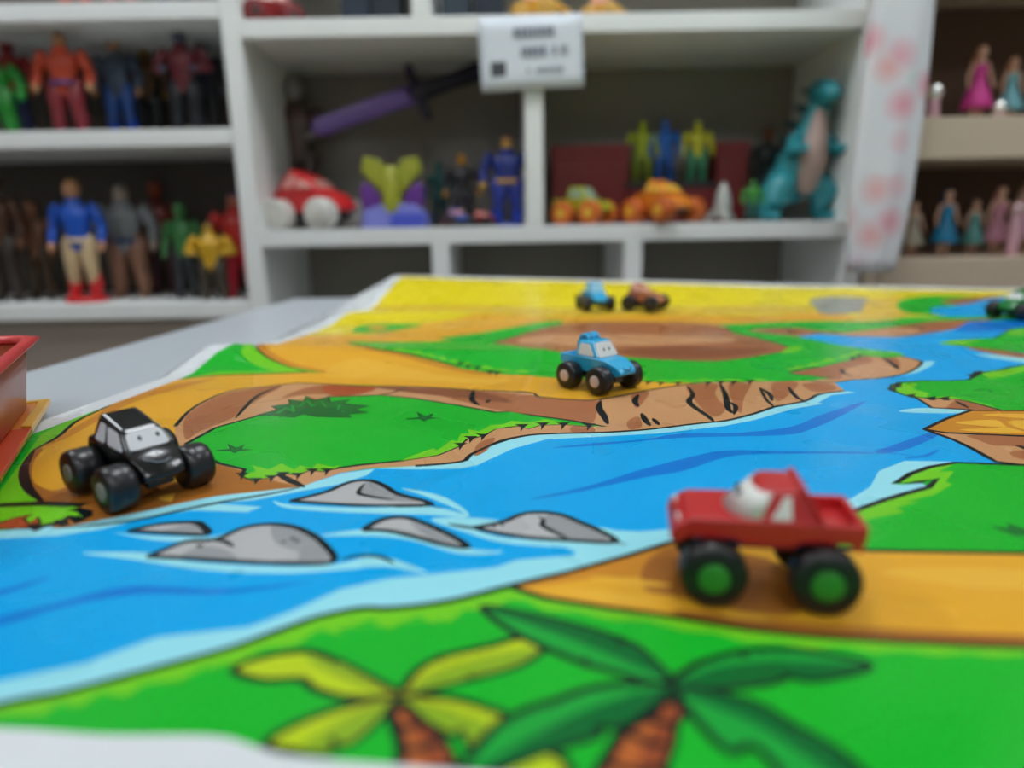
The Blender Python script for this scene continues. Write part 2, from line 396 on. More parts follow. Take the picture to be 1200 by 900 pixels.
# dark currents
poly('DB', [(620, 585), (687, 570), (753, 550), (820, 533), (850, 528), (900, 528), (1030, 531), (900, 532), (850, 536), (800, 552), (753, 560), (670, 578)], True)
poly('DB', [(647, 525), (687, 520), (753, 515), (800, 508), (867, 507), (927, 500), (960, 487), (1000, 474), (1014, 471), (987, 487), (950, 503), (917, 510), (800, 513), (700, 522)], True)
poly('DB', [(1025, 529), (1033, 526), (1060, 517), (1090, 507), (1098, 511), (1067, 525), (1040, 531)], True)
poly('DB', [(-200, 770), (0, 722), (50, 711), (133, 690), (183, 687), (267, 690), (367, 681), (267, 696), (167, 696), (83, 709), (0, 733), (-200, 785)], True)
poly('DB', [(-100, 715), (0, 691), (62, 675), (0, 698), (-100, 725)], True)
poly('DB', [(1130, 380), (1142, 376), (1200, 377), (1250, 380), (1180, 388), (1120, 388)], True)
line([(950, 529), (1040, 531), (1080, 536)], .0015, col='DB', taper=2)
line([(1060, 537), (1085, 534), (1100, 527)], .003, col='DB', taper=2)
# splashes around the rocks
poly('CY', [(95, 648), (180, 648), (220, 658), (330, 664), (395, 661), (440, 651), (480, 662), (500, 672), (450, 664), (400, 668), (330, 672), (240, 668), (150, 655)], True)
poly('CY', [(128, 622), (160, 627), (245, 629), (265, 624), (250, 634), (180, 633)], True)
poly('CY', [(375, 628), (430, 620), (480, 625), (540, 642), (592, 647), (540, 649), (480, 633), (430, 628)], True)
poly('CY', [(320, 587), (345, 592), (420, 595), (505, 594), (545, 602), (500, 582), (470, 572), (520, 582), (550, 605), (500, 603), (420, 601), (340, 596)], True)
poly('CY', [(505, 608), (560, 607), (590, 612), (555, 618), (580, 628), (640, 634), (725, 637), (735, 626), (700, 618), (740, 640), (660, 641), (590, 636), (540, 622)], True)
poly('CY', [(1053, 482), (1080, 478), (1138, 480), (1137, 484), (1085, 484)], True)
line([(355, 570), (320, 578), (240, 592), (150, 611), (60, 619)], .003, taper=2)
line([(400, 656), (420, 651), (445, 652), (462, 660)], .003, taper=2)
# rocks
def rock(pts, darks, marks):
    poly('R1', pts, True)
    for d in darks: poly('R2', d, True)
    wp = world(smooth_px(pts + [pts[0]], False, 4)); stroke_w(wp, .0036)
    for k in marks: line(k, .003, taper=2)
rock([(340, 587), (380, 577), (410, 565), (433, 563), (450, 569), (467, 579), (497, 587), (500, 592), (420, 592)], [[(418, 577), (425, 567), (437, 564), (452, 573), (468, 581), (490, 588), (440, 585)]], [[(427, 567), (420, 577), (430, 581), (462, 586)]])
rock([(150, 622), (187, 614), (227, 612), (237, 615), (243, 626), (200, 625)], [[(190, 622), (225, 614), (233, 616), (236, 624), (205, 624)]], [[(225, 612), (236, 616), (243, 627)]])
rock([(173, 652), (217, 635), (253, 632), (283, 619), (317, 614), (350, 619), (377, 635), (390, 658), (333, 660), (260, 657), (217, 654)],
     [[(318, 616), (347, 620), (373, 636), (384, 656), (350, 657), (350, 647), (324, 637)], [(212, 653), (232, 641), (262, 643), (278, 655), (250, 656)]], [[(245, 633), (262, 634), (274, 641)], [(230, 639), (238, 640)], [(330, 635), (336, 635)], [(340, 631), (346, 631)], [(345, 634), (351, 634)]])
rock([(425, 621), (447, 609), (473, 606), (497, 613), (530, 628), (548, 641), (520, 638), (490, 630), (455, 622)], [[(480, 612), (500, 618), (525, 630), (535, 637), (505, 631)]], [])
rock([(555, 618), (587, 612), (617, 601), (653, 602), (680, 612), (703, 622), (721, 635), (667, 633), (620, 630), (580, 624)], [[(640, 604), (655, 604), (680, 614), (700, 624), (710, 633), (672, 632), (640, 617)]], [[(630, 605), (637, 609), (636, 616), (655, 626), (668, 633)], [(577, 618), (582, 617)], [(587, 615), (592, 615)]])
line([(497, 586), (505, 592), (520, 595)], .003, taper=1); line([(525, 614), (550, 618), (565, 618)], .003, taper=2); line([(715, 634), (735, 638)], .003, taper=1)

# -- left and middle land
PATHTOP = [(40, 527), (69, 511), (89, 494), (122, 478), (160, 457), (200, 446), (253, 440), (310, 438), (360, 436)]
poly('LG', [(-300, 560), (0, 575), (55, 500), (110, 482), (160, 455), (253, 436), (360, 434), (360, 441), (160, 470), (60, 520), (30, 560), (60, 600), (0, 620), (-300, 640)], False)
poly('G', [(-200, 570), (0, 560), (45, 510), (100, 484), (150, 455), (200, 440), (262, 432), (300, 430), (275, 415), (272, 402), (200, 410), (0, 500)], False)
poly('LG', [(280, 399), (294, 399), (308, 416), (334, 429), (362, 436), (330, 436), (300, 428), (283, 414), (286, 406)], True)
poly('O', [(40, 527), (69, 511), (89, 494), (122, 478), (160, 457), (200, 446), (253, 440), (310, 438), (375, 436), (334, 428), (308, 415), (294, 398), (400, 398), (405, 400), (437, 408), (480, 416), (513, 424), (537, 431), (580, 438), (653, 443), (753, 447), (839, 447), (807, 450), (755, 459), (702, 469), (670, 468), (632, 465), (620, 460), (487, 453), (353, 449), (270, 458), (220, 483), (230, 520), (300, 560), (240, 583), (105, 611), (60, 617), (45, 590), (33, 572), (28, 550)], False)
poly('O2', [(294, 398), (308, 415), (334, 428), (375, 436), (400, 438), (345, 426), (318, 412), (306, 398)], True)
poly('O2', [(405, 400), (437, 408), (480, 416), (537, 431), (580, 438), (560, 439), (520, 432), (470, 418), (430, 410)], True)
poly('O4', [(420, 420), (520, 440), (600, 445), (560, 449), (460, 444), (380, 441)], True)
poly('O2', [(40, 527), (69, 511), (110, 488), (160, 460), (253, 443), (230, 450), (160, 470), (110, 496), (75, 515)], True)
poly('O3', [(28, 560), (60, 575), (95, 566), (150, 570), (230, 560), (262, 540), (320, 560), (300, 572), (240, 584), (105, 612), (60, 617), (45, 590)], True)
poly('O', [(60, 540), (80, 530), (100, 545), (110, 562), (80, 572), (64, 560)], True)
poly('O4', [(185, 583), (215, 576), (230, 580), (205, 588)], True)
poly('O4', [(232, 570), (250, 562), (270, 565), (278, 573), (250, 575)], True)
poly('O3', [(28, 552), (30, 538), (42, 526), (50, 527), (40, 540), (38, 560), (52, 582), (60, 592), (46, 588), (33, 572)], True)
line(PATHTOP, .003); line([(40, 527), (28, 550), (33, 572), (50, 588)], .0055, taper=2)
line([(294, 398), (308, 415), (334, 428), (362, 436), (392, 437)], .003, taper=1)
poly('O3', [(225, 535), (300, 552), (345, 560), (400, 553), (353, 570.5), (297, 576.5), (240, 583), (200, 590)], False)
# cliffs
CT = [(205, 500), (220, 483), (240, 470), (270, 458), (320, 452), (353, 449), (420, 452), (487, 453), (553, 457), (620, 460), (632, 465), (670, 468), (702, 468), (755, 458), (807, 450), (839, 447), (880, 446), (930, 445), (977, 448)]
CB = [(990, 458), (960, 462), (943, 470), (907, 477), (883, 485), (850, 493), (820, 496), (770, 502), (737, 505), (697, 507), (653, 508), (620, 510), (587, 517), (553, 532), (540, 541), (487, 546), (437, 548), (400, 554), (353, 570), (330, 566), (300, 556), (240, 540), (205, 520)]
poly('BL', CT + CB, False)
poly('BR', [(215, 496), (225, 482), (260, 463), (300, 455), (330, 452), (300, 470), (272, 490), (235, 505), (218, 515)], True)
poly('BR', [(330, 466), (370, 452), (440, 453), (420, 460), (360, 462)], True)
poly('RED', [(380, 452), (440, 454), (420, 462), (390, 464)], True)
poly('BR', [(490, 455), (560, 458), (625, 464), (670, 469), (702, 470), (700, 480), (690, 497), (640, 488), (590, 482), (540, 470)], True)
poly('BD', [(440, 453), (520, 456), (570, 460), (600, 472), (540, 466), (480, 460)], True)
for pts in ([(740, 462), (760, 459), (755, 470), (745, 478)], [(805, 452), (840, 450), (838, 462), (850, 480), (835, 488), (815, 470)], [(855, 449), (880, 448), (872, 466), (868, 484), (858, 470)], [(905, 449), (935, 448), (925, 462), (910, 470)], [(560, 520), (580, 513), (570, 528), (556, 534)],
            [(735, 494), (748, 488), (752, 500), (738, 503)], [(670, 500), (690, 497), (697, 506), (672, 507)], [(940, 450), (970, 449), (980, 456), (955, 459)]):
    poly('BR', pts, True)
line(CT[:-1], .003); line(CB[:16], .0034)
for pts, w_ in (([(704, 469), (702, 478), (708, 488), (712, 497)], .006), ([(748, 462), (744, 470), (748, 477)], .005), ([(805, 452), (812, 462), (808, 472), (830, 488), (836, 494)], .005), ([(843, 449), (850, 462), (853, 478), (858, 484)], .005), ([(852, 470), (862, 476), (860, 486)], .004),
                ([(890, 454), (902, 462), (905, 470)], .004), ([(890, 454), (898, 468), (907, 477)], .003), ([(924, 453), (932, 464), (942, 470)], .004), ([(752, 484), (756, 492), (762, 499)], .005), ([(765, 490), (772, 498)], .004), ([(555, 457), (553, 468), (562, 475)], .005), ([(574, 468), (570, 472)], .004),
                ([(330, 452), (300, 465), (276, 490)], .004), ([(478, 453), (460, 460), (445, 462)], .003)):
    line(pts, w_, taper=2)
# green island beside the cliff
ISL = [(218, 520), (253, 501), (303, 487), (345, 474), (387, 465), (447, 463), (487, 467), (537, 475), (580, 483), (620, 486), (670, 493), (710, 500), (687, 499), (660, 497), (633, 498), (620, 502), (607, 499), (580, 503), (560, 512), (547, 514), (537, 523), (513, 533), (470, 540), (420, 545), (393, 549), (380, 552), (363, 551), (347, 556), (330, 554), (317, 559), (297, 563), (283, 557), (287, 550), (257, 543), (235, 532)]
poly('G', ISL, False, .003)
poly('LG', [(710, 500), (687, 499), (660, 497), (633, 498), (620, 502), (607, 499), (580, 503), (560, 512), (547, 514), (537, 523), (513, 533), (470, 540), (480, 535), (508, 525), (512, 528), (530, 515), (535, 518), (540, 508), (550, 508), (548, 503), (562, 505), (575, 498), (590, 497), (600, 493), (620, 495), (640, 491), (670, 497)], False)
poly('LG', [(393, 549), (380, 552), (363, 551), (347, 556), (330, 554), (317, 559), (297, 563), (283, 557), (300, 552), (295, 545), (315, 550), (330, 543), (345, 550), (352, 545), (365, 549), (372, 543), (390, 547), (400, 544)], False)
for x, y in ((284, 557), (300, 563), (318, 560), (332, 556), (349, 557), (366, 552), (383, 552), (540, 522), (552, 514), (566, 511), (612, 500), (636, 498), (660, 498), (690, 499)):
    poly('K', [(x - 9, y - 3), (x + 8, y - 3), (x + 3, y), (x - 2, y + 6), (x - 2, y)], False)
def tuft(x, y, s):
    poly('DG', [(x - 18 * s, y + 1), (x - 4 * s, y - 1), (x - 7 * s, y - 6 * s), (x + 1 * s, y - 2), (x + 9 * s, y - 5 * s), (x + 6 * s, y - 1), (x + 18 * s, y), (x + 4 * s, y + 1), (x, y + 3 * s), (x - 4 * s, y + 1)], False, .0012)
tuft(497, 490, 1.2); tuft(275, 527, 1.2)
poly('DG', [(300, 487), (325, 480), (318, 476), (340, 473), (338, 468), (356, 470), (358, 464), (372, 470), (385, 464), (386, 471), (410, 468), (402, 473), (432, 476), (415, 480), (432, 484), (408, 485), (412, 489), (370, 488), (356, 485), (345, 489), (318, 487)], False, .0022)
poly('PD', [(335, 485), (345, 478), (375, 476), (400, 480), (390, 486), (350, 486)], True)
for a in ([(345, 482), (342, 475), (350, 477), (360, 469), (366, 476)], [(366, 476), (376, 470), (382, 477), (398, 474), (396, 480)], [(325, 484), (335, 478), (345, 482)]): line(a, .0018, False, col='PG')
line([(325, 555), (340, 563), (357, 571)], .005, taper=2)
# long green strip with ragged lower edge
S2 = [(405, 400), (453, 401), (520, 400), (587, 403), (653, 412), (741, 419), (790, 422), (839, 423), (877, 419), (923, 411), (927, 407), (905, 398), (893, 390), (934, 394), (987, 405), (1015, 409), (1045, 412), (1062, 417), (1040, 419), (1015, 417), (1000, 421), (962, 430), (925, 437), (975, 443), (950, 446), (900, 447), (839, 448), (787, 449), (753, 447), (653, 443), (620, 440), (580, 437), (537, 430), (513, 423), (480, 415), (437, 408)]
poly('BL', [(925, 437), (962, 430), (1000, 420), (1015, 416), (1050, 417), (1073, 421), (1080, 426), (1063, 437), (1033, 443), (1000, 445), (977, 448), (950, 446)], True, .003)
poly('BR', [(925, 437), (962, 430), (1010, 417), (1022, 424), (990, 433), (985, 444), (960, 444)], True)
poly('BR', [(1030, 417), (1050, 419), (1055, 430), (1045, 428)], True); line([(1035, 418), (1048, 428), (1053, 433)], .005, taper=2); line([(985, 432), (990, 438), (1000, 441)], .004, taper=2)
poly('G', S2, False)
line([(405, 400), (437, 408), (480, 415), (513, 423), (537, 430)], .003); line([(741, 419), (790, 422), (839, 423), (877, 419), (923, 411)], .002)
fringe('LG', [(620, 437), (580, 434), (540, 427), (513, 420), (480, 413), (437, 407)], 0, -2.5, .9, 3, 6)
fringe('LG', [(1060, 415), (1015, 414), (990, 419), (955, 428), (925, 434)], -3, -2, .8, 4, 6)
poly('LG', [(927, 406), (940, 407), (935, 411), (915, 414)], True)
fringe('LG', [(900, 446), (839, 446), (787, 447), (750, 446)], 0, -1.5, .8, 5, 6)
for x, y in ((540, 426), (549, 429), (560, 431), (575, 436), (583, 437), (1008, 417), (1000, 420), (845, 448), (830, 449), (860, 448), (880, 447), (760, 448), (795, 449), (775, 449)):
    poly('K', [(x - 7, y - 1.5), (x + 6, y - 2), (x + 2, y), (x - 3, y + 4), (x - 2, y)], False)
line([(962, 430), (925, 437), (975, 443)], .0025)
# bush by the black truck
poly('LG', [(-60, 600), (0, 592), (45, 590), (100, 592), (86, 596), (104, 600), (98, 608), (80, 606), (70, 613), (45, 617), (0, 617), (-60, 625)], False, .005)
poly('RED', [(-40, 622), (0, 612), (20, 606), (38, 603), (28, 608), (34, 613), (44, 606), (48, 612), (36, 619), (0, 620)], False, .0016)
for x, y in ((72, 614), (88, 610), (100, 604), (40, 619)): poly('K', [(x - 10, y - 4), (x + 6, y - 6), (x + 10, y), (x, y + 4)], False)

# -- islands on the right
poly('BR', [(1125, 403), (1160, 409), (1210, 416), (1600, 430), (1600, 440), (1200, 421), (1165, 415), (1140, 410)], False)
poly('CY', [(1142, 415), (1170, 416), (1210, 421), (1600, 440), (1600, 446), (1200, 425), (1160, 419)], False)
poly('G', [(1102, 403), (1110, 400), (1125, 398), (1165, 396), (1178, 389), (1185, 385), (1210, 383), (1600, 386), (1600, 430), (1210, 415), (1150, 408)], False, .0025)
poly('LG', [(1102, 403), (1110, 400), (1130, 398), (1150, 399), (1130, 402), (1140, 405)], True)
poly('LG', [(1180, 391), (1188, 387), (1210, 386), (1300, 388), (1210, 392)], True)
poly('BR', [(1066, 462), (1080, 470), (1092, 478), (1138, 480), (1150, 482), (1180, 482), (1300, 486), (1300, 470), (1133, 462)], False, .003)
poly('BL', [(1072, 464), (1090, 467), (1120, 468), (1108, 478), (1094, 477)], False)
line([(1120, 470), (1135, 478)], .004, taper=2)
poly('G', [(1043, 457), (1045, 451), (1055, 448), (1080, 446), (1112, 446), (1135, 445), (1150, 436), (1170, 434), (1185, 430), (1210, 426), (1600, 418), (1600, 490), (1210, 481), (1175, 481), (1133, 470), (1117, 467), (1090, 467), (1063, 464)], False, .003)
poly('LG', [(1044, 456), (1048, 450), (1075, 449), (1070, 456), (1090, 461), (1085, 465), (1115, 464), (1150, 472), (1175, 480), (1130, 468), (1090, 466), (1063, 463)], False)
poly('LG', [(1150, 438), (1172, 434), (1210, 427), (1500, 421), (1210, 433), (1180, 441), (1160, 444)], False)
for x, y in ((1046, 456), (1052, 452), (1092, 467), (1108, 467), (1140, 440), (1146, 437), (1068, 464)): poly('K', [(x - 8, y - 1), (x + 6, y - 3), (x + 3, y), (x + 6, y + 2), (x - 2, y + 2)], False)
line([(1140, 458), (1155, 456), (1163, 460)], .002, taper=2)
poly('O2', [(1083, 503), (1108, 491), (1137, 481), (1175, 481), (1300, 482), (1500, 488), (1500, 530), (1200, 512), (1150, 509), (1108, 507)], False, .003)
for pts in ([(1120, 495), (1165, 492), (1180, 500), (1200, 507), (1150, 506), (1125, 503), (1175, 501), (1140, 498)], [(1150, 486), (1200, 485), (1260, 492), (1200, 490)], [(1180, 494), (1230, 494), (1300, 506), (1220, 507)]): poly('O4', pts, True)
poly('BL', [(1083, 503), (1108, 507), (1150, 509), (1200, 511), (1500, 528), (1500, 570), (1200, 545), (1167, 541), (1158, 536), (1142, 527), (1117, 515)], False, .0038)
poly('BR', [(1135, 510), (1200, 512), (1400, 524), (1400, 545), (1200, 524), (1165, 522), (1145, 515)], True)
poly('BR', [(1190, 528), (1300, 530), (1300, 550), (1205, 540)], True); line([(1193, 522), (1205, 527)], .004)
# -- right foreground
poly('G', [(870, 628), (960, 611), (1007, 597), (1033, 587), (1060, 578), (1088, 571), (1098, 561), (1076, 565), (1045, 567), (1067, 555), (1090, 547), (1120, 541), (1200, 545), (1700, 558), (1700, 680), (1200, 650), (900, 642)], False)
poly('LG', [(1007, 599), (1033, 589), (1060, 580), (1090, 573), (1103, 559), (1076, 565), (1050, 566), (1067, 556), (1090, 548), (1120, 543), (1100, 553), (1118, 552), (1108, 565), (1117, 567), (1095, 580), (1060, 588), (1078, 588), (1050, 595), (1060, 600), (1010, 610)], False)
line([(1000, 599), (1033, 587), (1062, 578), (1088, 571), (1098, 561), (1076, 565), (1048, 567), (1067, 555), (1090, 547), (1120, 542), (1200, 545), (1400, 550)], .0035, False)
poly('DG', [(1163, 617), (1185, 620), (1180, 613), (1200, 620), (1230, 618), (1215, 626), (1190, 627)], False, .001)
PT = [(596, 687), (660, 672), (729, 653), (785, 636), (820, 631), (880, 634), (960, 642), (1019, 645), (1200, 648), (1700, 660)]
PB = [(1700, 775), (1200, 758), (1100, 754), (1025, 750), (950, 745), (875, 737), (800, 724), (715, 713), (640, 701)]
poly('O', PT + PB, False)
poly('O2', [(596, 687), (660, 672), (729, 653), (785, 636), (800, 640), (800, 680), (760, 676), (690, 678), (620, 688)], False)
poly('O3', [(757, 658), (790, 640), (820, 645), (900, 655), (940, 690), (930, 720), (860, 715), (800, 700), (755, 690)], True)
poly('O4', [(690, 676), (740, 678), (790, 686), (740, 686)], True)
poly('O4', [(640, 691), (700, 692), (770, 704), (720, 706)], True)
poly('O3', [(810, 716), (900, 726), (1000, 735), (1200, 744), (1700, 762), (1200, 756), (1000, 746), (880, 735), (790, 720)], True)
poly('O4', [(850, 718), (900, 722), (895, 727), (855, 724)], True); poly('O4', [(1030, 670), (1150, 665), (1300, 680), (1160, 690)], True)
line(PT, .0032, False); line([(596, 687)] + PB[::-1], .0032, False)
# ragged light green under the banks
fringe('LG', [(1500, 772), (1200, 761), (1100, 757), (1025, 753), (950, 748), (875, 740), (800, 727), (715, 716), (640, 704), (600, 692)], 0, 9, .35, 6, 22)
fringe('LG', [(600, 690), (523, 708), (457, 716), (423, 716), (373, 726), (307, 750), (240, 769), (167, 791), (67, 817), (0, 829), (-300, 902)], 3, 14, .5, 8, 20)
for x, y, s in ((395, 735, 1), (330, 750, 1), (455, 728, 1.1), (510, 722, 1), (250, 775, 1), (130, 806, .8)):
    poly('LG', [(x - 32 * s, y + 8), (x + 20 * s, y - 8), (x + 8 * s, y - 2), (x + 30 * s, y), (x, y + 2), (x + 6 * s, y + 9), (x - 20 * s, y + 4)], True)
line([p for p in low[:13]], .0034)
# -- printed palms
def leaf(pts, base, dark, dc, vein):
    poly(base, pts, True, .0030, 5)
    poly(dc, dark, True)
    line(vein, .0012, taper=1, col='PYl' if base == 'PY' else 'PD')
leaf([(273, 785), (307, 770), (360, 763), (392, 773), (423, 788), (467, 813), (440, 818), (400, 817), (367, 807), (352, 796), (307, 797)], 'PY', [(355, 768), (392, 775), (423, 790), (462, 813), (430, 806), (390, 790)], 'PYd', [(467, 814), (420, 798), (370, 783), (300, 785)])
leaf([(470, 813), (487, 787), (517, 770), (573, 757), (613, 747), (637, 760), (607, 780), (553, 795), (507, 807), (480, 815)], 'PY', [(475, 812), (510, 788), (570, 770), (632, 760), (607, 778), (553, 793), (507, 805)], 'PYd', [(472, 813), (510, 786), (570, 768), (630, 758)])
leaf([(460, 818), (407, 827), (347, 848), (310, 872), (340, 880), (387, 882), (390, 870), (407, 873), (440, 847)], 'PY', [(458, 820), (410, 840), (350, 876), (385, 880), (390, 868), (407, 871), (440, 845)], 'PYd', [(460, 819), (410, 838), (345, 874)])
leaf([(473, 817), (523, 817), (573, 830), (593, 843), (557, 877), (540, 857), (527, 860), (490, 837)], 'PY', [(476, 819), (523, 830), (575, 850), (557, 875), (540, 855), (527, 858), (490, 835)], 'PYd', [(474, 818), (525, 830), (578, 852)])
poly('T', [(457, 833), (473, 828), (490, 842), (505, 858), (517, 866), (533, 897), (552, 930), (468, 930), (470, 877)], True, .0034)
poly('Td', [(475, 838), (490, 845), (505, 860), (517, 868), (533, 900), (545, 930), (510, 930), (492, 870)], True)
line([(464, 850), (478, 853), (494, 847)], .0025); line([(470, 876), (490, 878), (516, 868)], .0025); line([(470, 902), (500, 905), (532, 898)], .0025)
poly('PY', [(575, 915), (620, 886), (645, 881), (668, 900), (660, 930)], True, .003)
leaf([(565, 713), (590, 714), (665, 730), (727, 749), (752, 762), (785, 796), (765, 800), (715, 786), (677, 775), (607, 744)], 'PG', [(570, 714), (590, 715), (665, 731), (727, 751), (752, 764), (782, 795), (735, 774), (665, 746)], 'PD', [(785, 798), (735, 775), (665, 747), (580, 717)])
leaf([(785, 805), (740, 801), (690, 807), (647, 822), (615, 832), (577, 855), (540, 905), (590, 899), (640, 880), (702, 861), (700, 850), (725, 852), (752, 837)], 'PG', [(783, 806), (740, 815), (680, 836), (615, 868), (555, 903), (590, 897), (640, 878), (700, 859), (698, 848), (725, 850), (752, 835)], 'PD', [(785, 806), (740, 815), (680, 836), (615, 868), (550, 905)])
leaf([(787, 802), (805, 785), (825, 775), (862, 765), (912, 761), (975, 767), (1020, 779), (995, 790), (950, 797), (925, 793), (900, 801), (837, 807)], 'PG', [(792, 803), (840, 783), (912, 775), (1010, 779), (990, 789), (950, 795), (925, 791), (900, 799), (837, 805)], 'PD', [(790, 803), (840, 783), (912, 775), (1010, 779)])
leaf([(793, 810), (837, 812), (887, 825), (930, 850), (975, 875), (1012, 905), (1040, 935), (940, 935), (905, 895), (885, 876), (872, 876), (857, 882), (825, 855)], 'PG', [(800, 811), (837, 813), (887, 827), (930, 852), (975, 877), (1030, 930), (985, 915), (900, 856)], 'PD', [(795, 811), (850, 832), (900, 856), (985, 915)])
poly('T', [(760, 840), (785, 820), (800, 832), (790, 850), (787, 870), (777, 900), (774, 935), (685, 935), (700, 905), (715, 882), (732, 855)], True, .0034)
poly('Td', [(780, 826), (798, 833), (788, 850), (785, 872), (774, 902), (770, 932), (745, 932), (752, 880), (770, 845)], True)
line([(760, 841), (778, 849), (791, 848)], .0025); line([(735, 858), (760, 870), (787, 872)], .0025); line([(708, 893), (740, 903), (777, 901)], .0025)
for x, y in ((392, 773), (353, 797), (517, 770), (553, 795), (347, 848), (390, 868), (593, 843), (540, 857), (727, 750), (685, 775), (648, 822), (702, 852), (872, 766), (925, 793), (930, 850), (875, 877)):
    poly('K', [(x - 5, y - 3), (x + 5, y - 3), (x + 3, y + 4), (x - 3, y + 4)], True)

def inside(P, X, Y):
    """non-zero winding test, vectorised"""
    P = np.asarray(P); wn = np.zeros(len(X), int)
    x0, y0 = P[:, 0], P[:, 1]; x1, y1 = np.roll(x0, -1), np.roll(y0, -1)
    for a, b, c, d in zip(x0, y0, x1, y1):
        if b == d: continue
        s = (c - a) * (Y - b) - (X - a) * (d - b)
        if b < d: wn += ((b <= Y) & (Y < d) & (s > 0))
        else: wn -= ((d <= Y) & (Y < b) & (s < 0))
    return wn != 0

def build_mat():
    V, E = [], []
    def ring(P):
        k = len(V); V.extend(Vector((float(p[0]), float(p[1]))) for p in P)
        E.extend((k + i, k + (i + 1) % len(P)) for i in range(len(P)))
    ring(OUT); ring(ART)
    for c, P in LAYERS: ring([(min(max(x, -.6), 1.3), min(max(y, .06), 1.6)) for x, y in P])
    gx, gy = np.meshgrid(np.arange(-.41, 1.08, .011), YM(np.concatenate([np.arange(.175, .85, .013), np.arange(.85, 1.8, .009)])))
    gx = gx.ravel(); gy = gy.ravel(); ok = inside(OUT, gx, gy); V.extend(Vector((float(a), float(b))) for a, b in zip(gx[ok], gy[ok]))
    for a, b, h in CREASES:
        if h < 0: continue
        a = np.array(a); b = np.array(b); L = np.hypot(*(b - a)); d = (b - a) / L; n_ = np.array((-d[1], d[0]))
        for s in np.arange(0, L, .006):
            for o_ in (-.012, -.008, -.005, -.0025, 0, .0025, .005, .008, .012):
                p = a + d * s + n_ * o_; V.append(Vector((float(p[0]), float(YM(p[1])))))
    vs, es, fs, *_ = delaunay_2d_cdt(V, E, [], 0, 2e-6, False)
    vs = np.array([tuple(v) for v in vs]); fs = np.array([f for f in fs if len(f) == 3])
    c = vs[fs].mean(1); keep = inside(OUT, c[:, 0], c[:, 1]); fs = fs[keep]; c = c[keep]
    names = list(C); pal = np.array([lin(C[k]) for k in names]); idx = np.full(len(fs), names.index('W'))
    art = inside(ART, c[:, 0], c[:, 1]); idx[art] = names.index('G')
    for col, P in LAYERS:
        P = np.asarray(P); m = art & (c[:, 0] >= P[:, 0].min()) & (c[:, 0] <= P[:, 0].max()) & (c[:, 1] >= P[:, 1].min()) & (c[:, 1] <= P[:, 1].max())
        k = np.nonzero(m)[0]
        if len(k): k = k[inside(P, c[k, 0], c[k, 1])]; idx[k] = names.index(col)
    used, inv = np.unique(fs, return_inverse=True); fs = inv.reshape(fs.shape); vs = vs[used]
    z = TZ + H(vs[:, 0], vs[:, 1])
    me = bpy.data.meshes.new('play_mat'); me.from_pydata(np.column_stack([vs, z]).tolist(), [], fs.tolist())
    at = me.color_attributes.new('print', 'FLOAT_COLOR', 'CORNER')
    at.data.foreach_set('color', np.repeat(np.column_stack([pal[idx], np.ones(len(idx))]), 3, axis=0).ravel().astype(np.float32))
    me.shade_smooth()
    o = bpy.data.objects.new('play_mat', me); COL.objects.link(o)
    m = bpy.data.materials.new('glossy_printed_vinyl'); m.use_nodes = True; nt = m.node_tree; b = nt.nodes['Principled BSDF']
    a = nt.nodes.new('ShaderNodeAttribute'); a.attribute_name = 'print'
    tc = nt.nodes.new('ShaderNodeTexCoord')
    n1 = nt.nodes.new('ShaderNodeTexNoise'); n1.inputs['Scale'].default_value = 9; n1.inputs['Detail'].default_value = 4
    n2 = nt.nodes.new('ShaderNodeTexNoise'); n2.inputs['Scale'].default_value = 14; n2.inputs['Detail'].default_value = 1.5; n2.inputs['Distortion'].default_value = .5
    for n in (n1, n2): nt.links.new(tc.outputs['Object'], n.inputs['Vector'])
    hv = nt.nodes.new('ShaderNodeHueSaturation'); mr = nt.nodes.new('ShaderNodeMapRange'); mr.inputs[3].default_value = .95; mr.inputs[4].default_value = 1.05
    nt.links.new(n1.outputs['Fac'], mr.inputs[0]); nt.links.new(mr.outputs[0], hv.inputs['Value']); nt.links.new(a.outputs['Color'], hv.inputs['Color'])
    nt.links.new(hv.outputs[0], b.inputs['Base Color'])
    mr2 = nt.nodes.new('ShaderNodeMapRange'); mr2.inputs[1].default_value = .35; mr2.inputs[2].default_value = .7; mr2.inputs[3].default_value = .22; mr2.inputs[4].default_value = .42
    nt.links.new(n2.outputs['Fac'], mr2.inputs[0]); nt.links.new(mr2.outputs[0], b.inputs['Roughness'])
    bp = nt.nodes.new('ShaderNodeBump'); bp.inputs['Strength'].default_value = .16; bp.inputs['Distance'].default_value = .0012
    nt.links.new(n2.outputs['Fac'], bp.inputs['Height']); nt.links.new(bp.outputs[0], b.inputs['Normal'])
    b.inputs['IOR'].default_value = 1.45; b.inputs['Specular IOR Level'].default_value = .25
    me.materials.append(m)
    so = o.modifiers.new('thickness', 'SOLIDIFY'); so.thickness = .0006; so.offset = -1
    tag(o, 'glossy vinyl play mat printed with a cartoon river, paths, rocks and palms', 'play mat')
    return o
build_mat()
def mz(x, y): return TZ + float(H(x, y))

